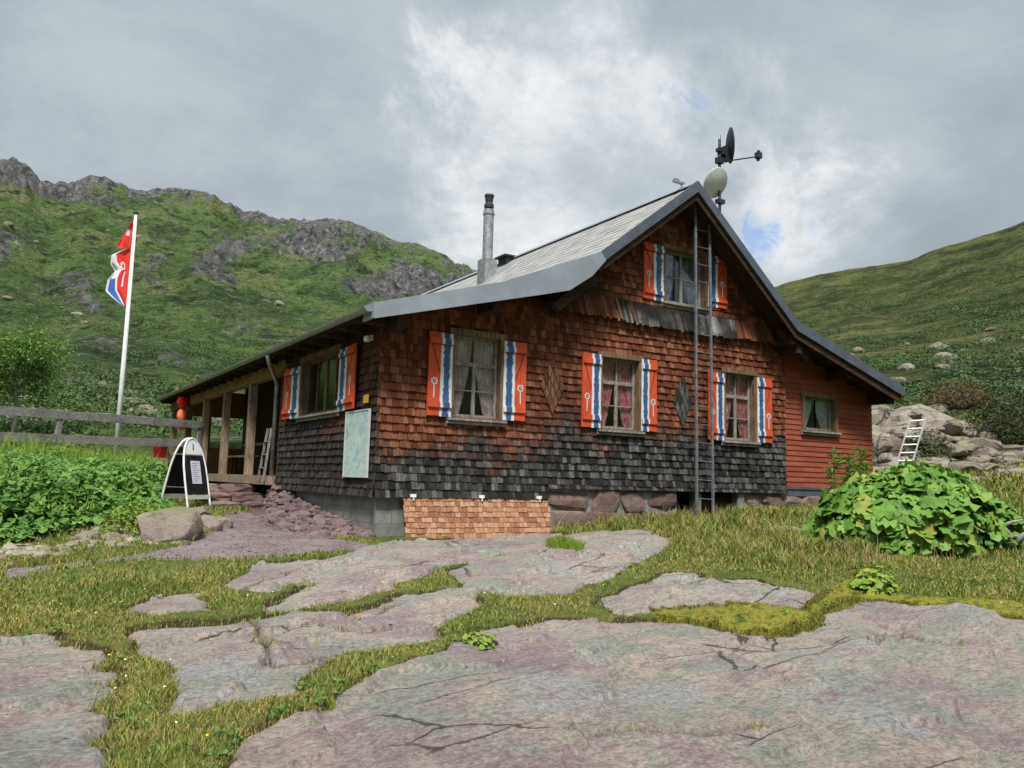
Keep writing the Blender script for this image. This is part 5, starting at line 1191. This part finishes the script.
def flag(name, z1, z0, widths, colf, label, seed):
    nu, nv = 30, 44; V = np.zeros((nu, nv, 3)); L = np.array([-.985, .10, 0.]); B = np.array([-.1, -.985, 0.])
    for j in range(nv):
        s = j / (nv - 1); wdt = np.interp(s, [p[0] for p in widths], [p[1] for p in widths]); dr = np.interp(s, [p[0] for p in widths], [p[2] for p in widths])
        for i in range(nu):
            t = i / (nu - 1); o = .07 + 0 * t; fold = math.sin(t * 8 + s * 5 + seed) * .07 * t + math.sin(t * 17 + s * 3) * .02 * t
            V[i, j] = np.array([-2.0, 13, z1 + (z0 - z1) * s]) + L * (.05 + wdt * t * (1 + .06 * math.sin(t * 9 + s * 7))) + B * fold + np.array([0, 0, -dr * t ** 1.3])
    V = V.reshape(-1, 3); F = grid_faces(nu, nv); ii = F[:, 0] // nv; jj = F[:, 0] % nv
    mi = np.array([colf(i / (nu - 2), j / (nv - 2)) for i, j in zip(ii, jj)])
    o = np_mesh(name, V, F, [F_RED, F_WH, F_BL], midx=mi, label=label, cat='flag', group='flags on the flagpole')
    sd_ = o.modifiers.new('thickness', 'SOLIDIFY'); sd_.thickness = .004
    return o
flag('flag', 6.98, 6.28, [(0, .03, 0), (.25, .16, .05), (.8, .33, .16), (1, .30, .10)], lambda t, s: 1 if (.30 < s < .60 and .25 < t < .75 and s + t * .2 < .62) else 0, 'small red flag with a white patch at the top of the flagpole', 1)
def cf(t, s):
    if s < .40: 
        if t > .80 - .35 * (s / .40): return 1
        d = (t - .38) ** 2 * 2 + (s - .30) ** 2 * 6
        return 1 if (.010 < d < .030 and s > .2) else 0
    if t < .52: return 1 if (abs(t - .30 + .06 * s) < .035 and .40 < s < .66) else 0
    if t < .66: return 1
    if t < .93: return 2 if s > .48 else 1
    return 1
flag('flag', 6.24, 4.62, [(0, .06, 0), (.12, .48, .05), (.24, .50, .10), (.36, .36, .08), (.5, .50, .12), (.68, .50, .16), (.82, .30, .12), (.93, .15, .06), (1, .05, 0)], cf, 'larger red, white and blue flag hanging limp below the small red one', 2)

# wooden fence
fc = empty('plank_fence', (-3.5, 10, .3), 'weathered grey plank fence with two rails running to the porch', 'fence')
fa, fb = Vector((-6.6, 8.2, 0)), Vector((-.12, 11.85, 0)); fd = (fb - fa).normalized()
def rail(t0, t1, z0, z1, hh):
    a = fa.lerp(fb, t0); b = fa.lerp(fb, t1); mb = MB(); mb.bar((a.x, a.y, z0), (b.x, b.y, z1), .045, hh); build('rail', mb, M_FENCE, fc, bevel=.004)
for t0, t1 in ((0, .47), (.472, 1.0)):
    rail(t0, t1, 1.40 + .10 * t0, 1.40 + .10 * t1, .19); rail(t0, t1, .83 + .16 * t0, .83 + .16 * t1, .19)
rail(.48, .63, .50, .52, .12)
for t in (.02, .47, .985):
    p = fa.lerp(fb, t); mb = MB(); mb.box((-.06, -.05, gz(p.x, p.y) - .2), (.06, .05, 1.56), M=Matrix.Translation((p.x + fd.y * .06, p.y + -.0 + .07, 0)) @ Matrix.Rotation(math.atan2(fd.y, fd.x), 4, 'Z')); build('post', mb, M_FENCE, fc, bevel=.006)

# stones
def stone(c, size, seed, label, cat='boulder', mt=None, name='boulder', group=None, rotz=0.0, sub=5, cuts=14):
    V, F = rock_geo(c, size, seed, sub, cuts, .06, (.6, .95), rotz)
    return np_mesh(name, V, F, mt or M_BOULDER, attrs={'rnd': ('FACE', np.full(len(F), .5))}, smooth=False, label=label, cat=cat, group=group)
stone((-2.60, .75, -.47), (.47, .42, .36), 71, 'big pale rounded boulder beside the path below the A board', rotz=.3)
stone((-1.98, 1.35, -.50), (.24, .2, .17), 72, 'small pale stone just right of the big boulder', 'stone', name='stone', group='stones edging the path')
stone((-1.68, 1.75, -.50), (.17, .15, .12), 73, 'smaller flat stone at the path edge right of the big boulder', 'stone', name='stone', group='stones edging the path')
stone((-1.95, 2.3, -.38), (.26, .2, .17), 74, 'brown stone under the right foot of the A board', 'stone', name='stone', group='stones edging the path')
stone((-3.50, .9, -.60), (.22, .14, .09), 75, 'flat pale slab lying below the herb bank', 'stone', name='stone', group='stones edging the path')
def scatter_stones(name, pts, smin, smax, seed, mt, label, flat=.7, cat='rubble', sub=2):
    rg = np.random.RandomState(seed); geos = []
    for i, (x, y, z) in enumerate(pts):
        s = smin + (smax - smin) * rg.uniform() ** 1.8; geos.append(rock_geo((x, y, z + s * .25), (s * rg.uniform(.8, 1.5), s * rg.uniform(.7, 1.1), s * flat * rg.uniform(.6, 1.1)), seed * 1000 + i, sub, 9, .05, (.5, .9), rotz=rg.uniform(0, 6)))
    V, F, r = merge(geos)
    return np_mesh(name, V, F, mt, attrs={'rnd': ('FACE', r)}, smooth=False, label=label, cat=cat, kind='stuff')
rg = np.random.RandomState(50)
# rubble heap against the side foundation
def heap(x, y):
    t = np.clip((y - .1) / 4.6, 0, 1); w_ = .25 + .62 * np.sin(np.clip(t, 0, 1) * math.pi * .95 + .15); q = np.clip(-x / w_, 0, 1)
    return near_h(x, y) - .05 * q + (1 - q) * (.06 + .46 * t)
pts = []
while len(pts) < 1500:
    y = rg.uniform(.0, 5.1); t = np.clip((y - .1) / 4.6, 0, 1); w_ = .28 + .66 * math.sin(t * math.pi * .95 + .15); x = -rg.uniform(-.0, 1) * w_; pts.append((x, y, float(heap(np.array([x]), np.array([y]))[0]) + .0))
scatter_stones('rubble_heap', pts, .030, .105, 51, M_PURPLE, 'heap of broken purple stones piled against the side foundation', sub=2)
hx, hy = np.meshgrid(np.linspace(-.95, .05, 30), np.linspace(-.1, 5.2, 60), indexing='ij'); sh = hx.shape; hx = hx.ravel(); hy = hy.ravel()
np_mesh('heap_core', np.stack([hx, hy, heap(hx, hy) - .05], 1), grid_faces(*sh), material('dark_rubble_soil', color=(.055, .042, .042), rough=.95, var=.5, vscale=20), attrs={'rnd': ('FACE', np.zeros((sh[0] - 1) * (sh[1] - 1)))}, kind='structure')
pts = []
for i in range(230):
    t = rg.uniform(); x = -4.6 + t * 2.3; y = .55 + .25 * t + rg.normal() * .16; pts.append((x, y, gz(x, y)))
for i in range(90): x = rg.uniform(-3.75, -3.0); y = 1.35 + rg.uniform(-.25, .45); pts.append((x, y, gz(x, y) + .12 * (y - 1.1)))
for i in range(60): t = rg.uniform(); x = -2.2 + t * .9; y = .9 + t * 2.6 + rg.normal() * .1; pts.append((x, y, gz(x, y)))
scatter_stones('edging_stones', pts, .035, .13, 52, M_BOULDER, 'loose pale stones edging the gravel path below the herbs', sub=3)
pts = []
while len(pts) < 700:
    x = rg.uniform(-4.4, 0); y = rg.uniform(-1.1, 5)
    if poly_sd(np.array([x]), np.array([y]), POLY['path'])[0] > -.05: pts.append((x, y, gz(x, y) - .01))
scatter_stones('gravel', pts, .012, .035, 53, M_PURPLE, 'loose purple gravel chips on the path', sub=1, cat='gravel')
# stone steps
st = empty('stone_steps', (-.9, 5.6, -.4), 'three rough purple stone steps leading up to the porch deck', 'steps')
for k, (x0, x1, y0, y1, zt) in enumerate(((-1.45, -.0, 6.25, 7.2, .04), (-1.35, .0, 5.55, 6.35, -.12), (-1.20, -.02, 4.85, 5.65, -.27), (-1.05, -.15, 4.35, 4.95, -.42))):
    geos = []; n = 2; 
    for i in range(n):
        a = x0 + (x1 - x0) * i / n; b = x0 + (x1 - x0) * (i + 1) / n; geos.append(rock_geo(((a + b) / 2, (y0 + y1) / 2, zt - .11), ((b - a) * .60, (y1 - y0) * .58, .12), 600 + k * 7 + i, 5, 8, .08, (.75, .95), boxy=.7))
    V, F, r = merge(geos); np_mesh('step', V, F, M_STONEW, attrs={'rnd': ('FACE', r)}, smooth=False, parent=st)

# things on the porch
M_TOP = material('table_top_wood', m_wood((.20, .12, .07), (.40, .28, .17), (30, 5, 30)), spec=.2)
def table(name, c, lx, ly, h, label, cat):
    root = empty(name, c, label, cat, 'porch benches' if cat == 'bench' else None); x, y, z = c
    mb = MB(); [mb.box((x - lx / 2 + i * lx / 4 + .006, y - ly / 2, z + h - .04), (x - lx / 2 + (i + 1) * lx / 4 - .006, y + ly / 2, z + h)) for i in range(4)]; build('top' if h > .6 else 'seat', mb, M_TOP, root)
    for sx in (-1, 1):
        for sy in (-1, 1):
            mb = MB(); mb.bar((x + sx * (lx / 2 - .08), y + sy * (ly / 2 - .15), z), (x + sx * (lx / 2 - .10), y + sy * (ly / 2 - .2), z + h - .04), .05, .05); build('leg', mb, M_DARKW, root)
table('porch_table', (1.0, 9.4, .22), .75, 1.9, .76, 'wooden table on the porch between the posts', 'table')
table('porch_bench', (.40, 9.4, .22), .28, 1.9, .46, 'dark bench between the porch table and the posts', 'bench') 
table('porch_bench', (1.6, 9.4, .22), .28, 1.9, .46, 'bench behind the porch table along the inner wall', 'bench') 
sl = empty('step_ladder', (-.1, 5.6, .22), 'small pale wooden step ladder leaning by the downpipe', 'step ladder')
for s in (-.2, .2):
    mb = MB(); mb.bar((-.20, 5.35 + s, .12), (-.10, 5.30 + s * .6, 1.15), .035, .05); build('rail', mb, M_SASH, sl)
for t in (.25, .5, .75): mb = MB(); mb.bar(Vector((-.20, 5.15, .12)).lerp(Vector((-.10, 5.18, 1.15)), t), Vector((-.20, 5.55, .12)).lerp(Vector((-.10, 5.42, 1.15)), t), .06, .02); build('tread', mb, M_SASH, sl)
pr = empty('folded_parasol', (.55, 6.6, .22), 'folded white parasol standing inside the porch near the wall', 'parasol')
mb = MB(); mb.tube([(.55, 6.6, .22), (.55, 6.6, 2.05)], .018, 8); build('pole', mb, M_WHITE, pr)
mb = MB(); mb.lathe([(.02, 2.03), (.05, 1.95), (.085, 1.45), (.10, 1.12), (.07, 1.10), (.02, 1.12)], (.55, 6.6, 0), 12); build('folded_canopy', mb, material('parasol_cloth', color=(.42, .30, .30), var=.3, vscale=9), pr)
tb = empty('wall_shelf', (1.2, 5.4, 1.0), 'small wooden shelf with a cloth behind the first porch post', 'shelf')
mb = MB(); mb.box((.3, 5.1, 1.0), (1.4, 5.6, 1.04)); build('board', mb, M_TOP, tb)
for x in (.4, 1.3): mb = MB(); mb.bar((x, 5.5, .25), (x, 5.5, 1.0), .05, .05); build('leg', mb, M_DARKW, tb)
V, F = rock_geo((.75, 5.35, 1.10), (.28, .18, .10), 5, 3, 6, .15); np_mesh('cloth', V, F, M_CUR, parent=tb)
# red lanterns by the outer porch post
M_LANT = material('red_lantern_skin', color=(.78, .03, .025), rough=.45, var=.15, vscale=6); M_LANO = material('orange_lantern_skin', color=(.80, .20, .09), rough=.5, var=.15, vscale=6)
def lantern(c, r, h, mt, label):
    root = empty('round_lantern', c, label, 'lantern', 'lanterns hanging at the porch eave'); n = 24; mb = MB(); prof = []
    for k in range(25):
        a = -math.pi / 2 + math.pi * k / 24; prof.append((max(.001, r * math.cos(a) * (1 + .03 * math.cos(k * math.pi))), h * math.sin(a)))
    mb.lathe(prof, c, n); build('shade', mb, mt, root, smooth=True)
    mb = MB(); mb.tube([(c[0], c[1], c[2] + h * .9), (c[0], c[1], c[2] + h + .12)], .01, 5); mb.lathe([(0, 0), (r * .3, 0), (r * .3, .03), (0, .03)], (c[0], c[1], c[2] + h * .95), 12); build('cap', mb, M_DARKM, root)
lantern((-.24, 14.1, 2.26), .17, .18, M_LANT, 'round red lantern hanging highest under the porch eave corner')
lantern((-.24, 14.1, 1.86), .15, .20, M_LANO, 'orange lantern hanging below the round red one')
lantern((-.24, 14.1, 1.55), .19, .10, M_LANO, 'small flat orange lantern, lowest of the hanging three')
bk = empty('red_bucket', (-.75, 14.2, .5), 'red bucket behind the fence rail left of the porch', 'bucket')
mb = MB(); mb.lathe([(0, .62), (.15, .62), (.20, .98), (.215, 1.0), (.19, 1.0), (.14, .65), (0, .65)], (-.75, 14.2, 0), 18); build('pail', mb, M_LANT, bk, smooth=True)
mb = MB(); mb.tube([(-.95, 14.2, .97), (-.92, 14.2, 1.12), (-.75, 14.2, 1.18), (-.58, 14.2, 1.12), (-.55, 14.2, .97)], .008, 5); build('handle', mb, M_DARKM, bk)
mb = MB(); mb.box((-.95, 14.0, gz(-.75, 14.2) - .1), (-.55, 14.4, .62)); build('wooden_block', mb, M_POST, None, label='squared wooden block under the red bucket', cat='block', bevel=.01)

# bleached branch
br_ = MB(); rg = np.random.RandomState(9); c0 = Vector((6.25, -5.25, gz(6.25, -5.25) + .1))
for k in range(9):
    p = c0 + Vector(rg.normal(size=3) * np.array([.12, .12, .05])); pts = [p]; d = Vector((rg.uniform(-1, 1), rg.uniform(-1, .3), rg.uniform(.0, .7))).normalized()
    for j in range(4): d = (d + Vector(rg.normal(size=3) * .45)).normalized(); p = p + d * .13; pts.append(p)
    br_.tube(pts, [.045, .038, .03, .02, .01], 7)
build('bleached_branch', br_, M_BARK, None, smooth=True, label='gnarled bleached grey branch lying at the right end of the huge plant', cat='branch')
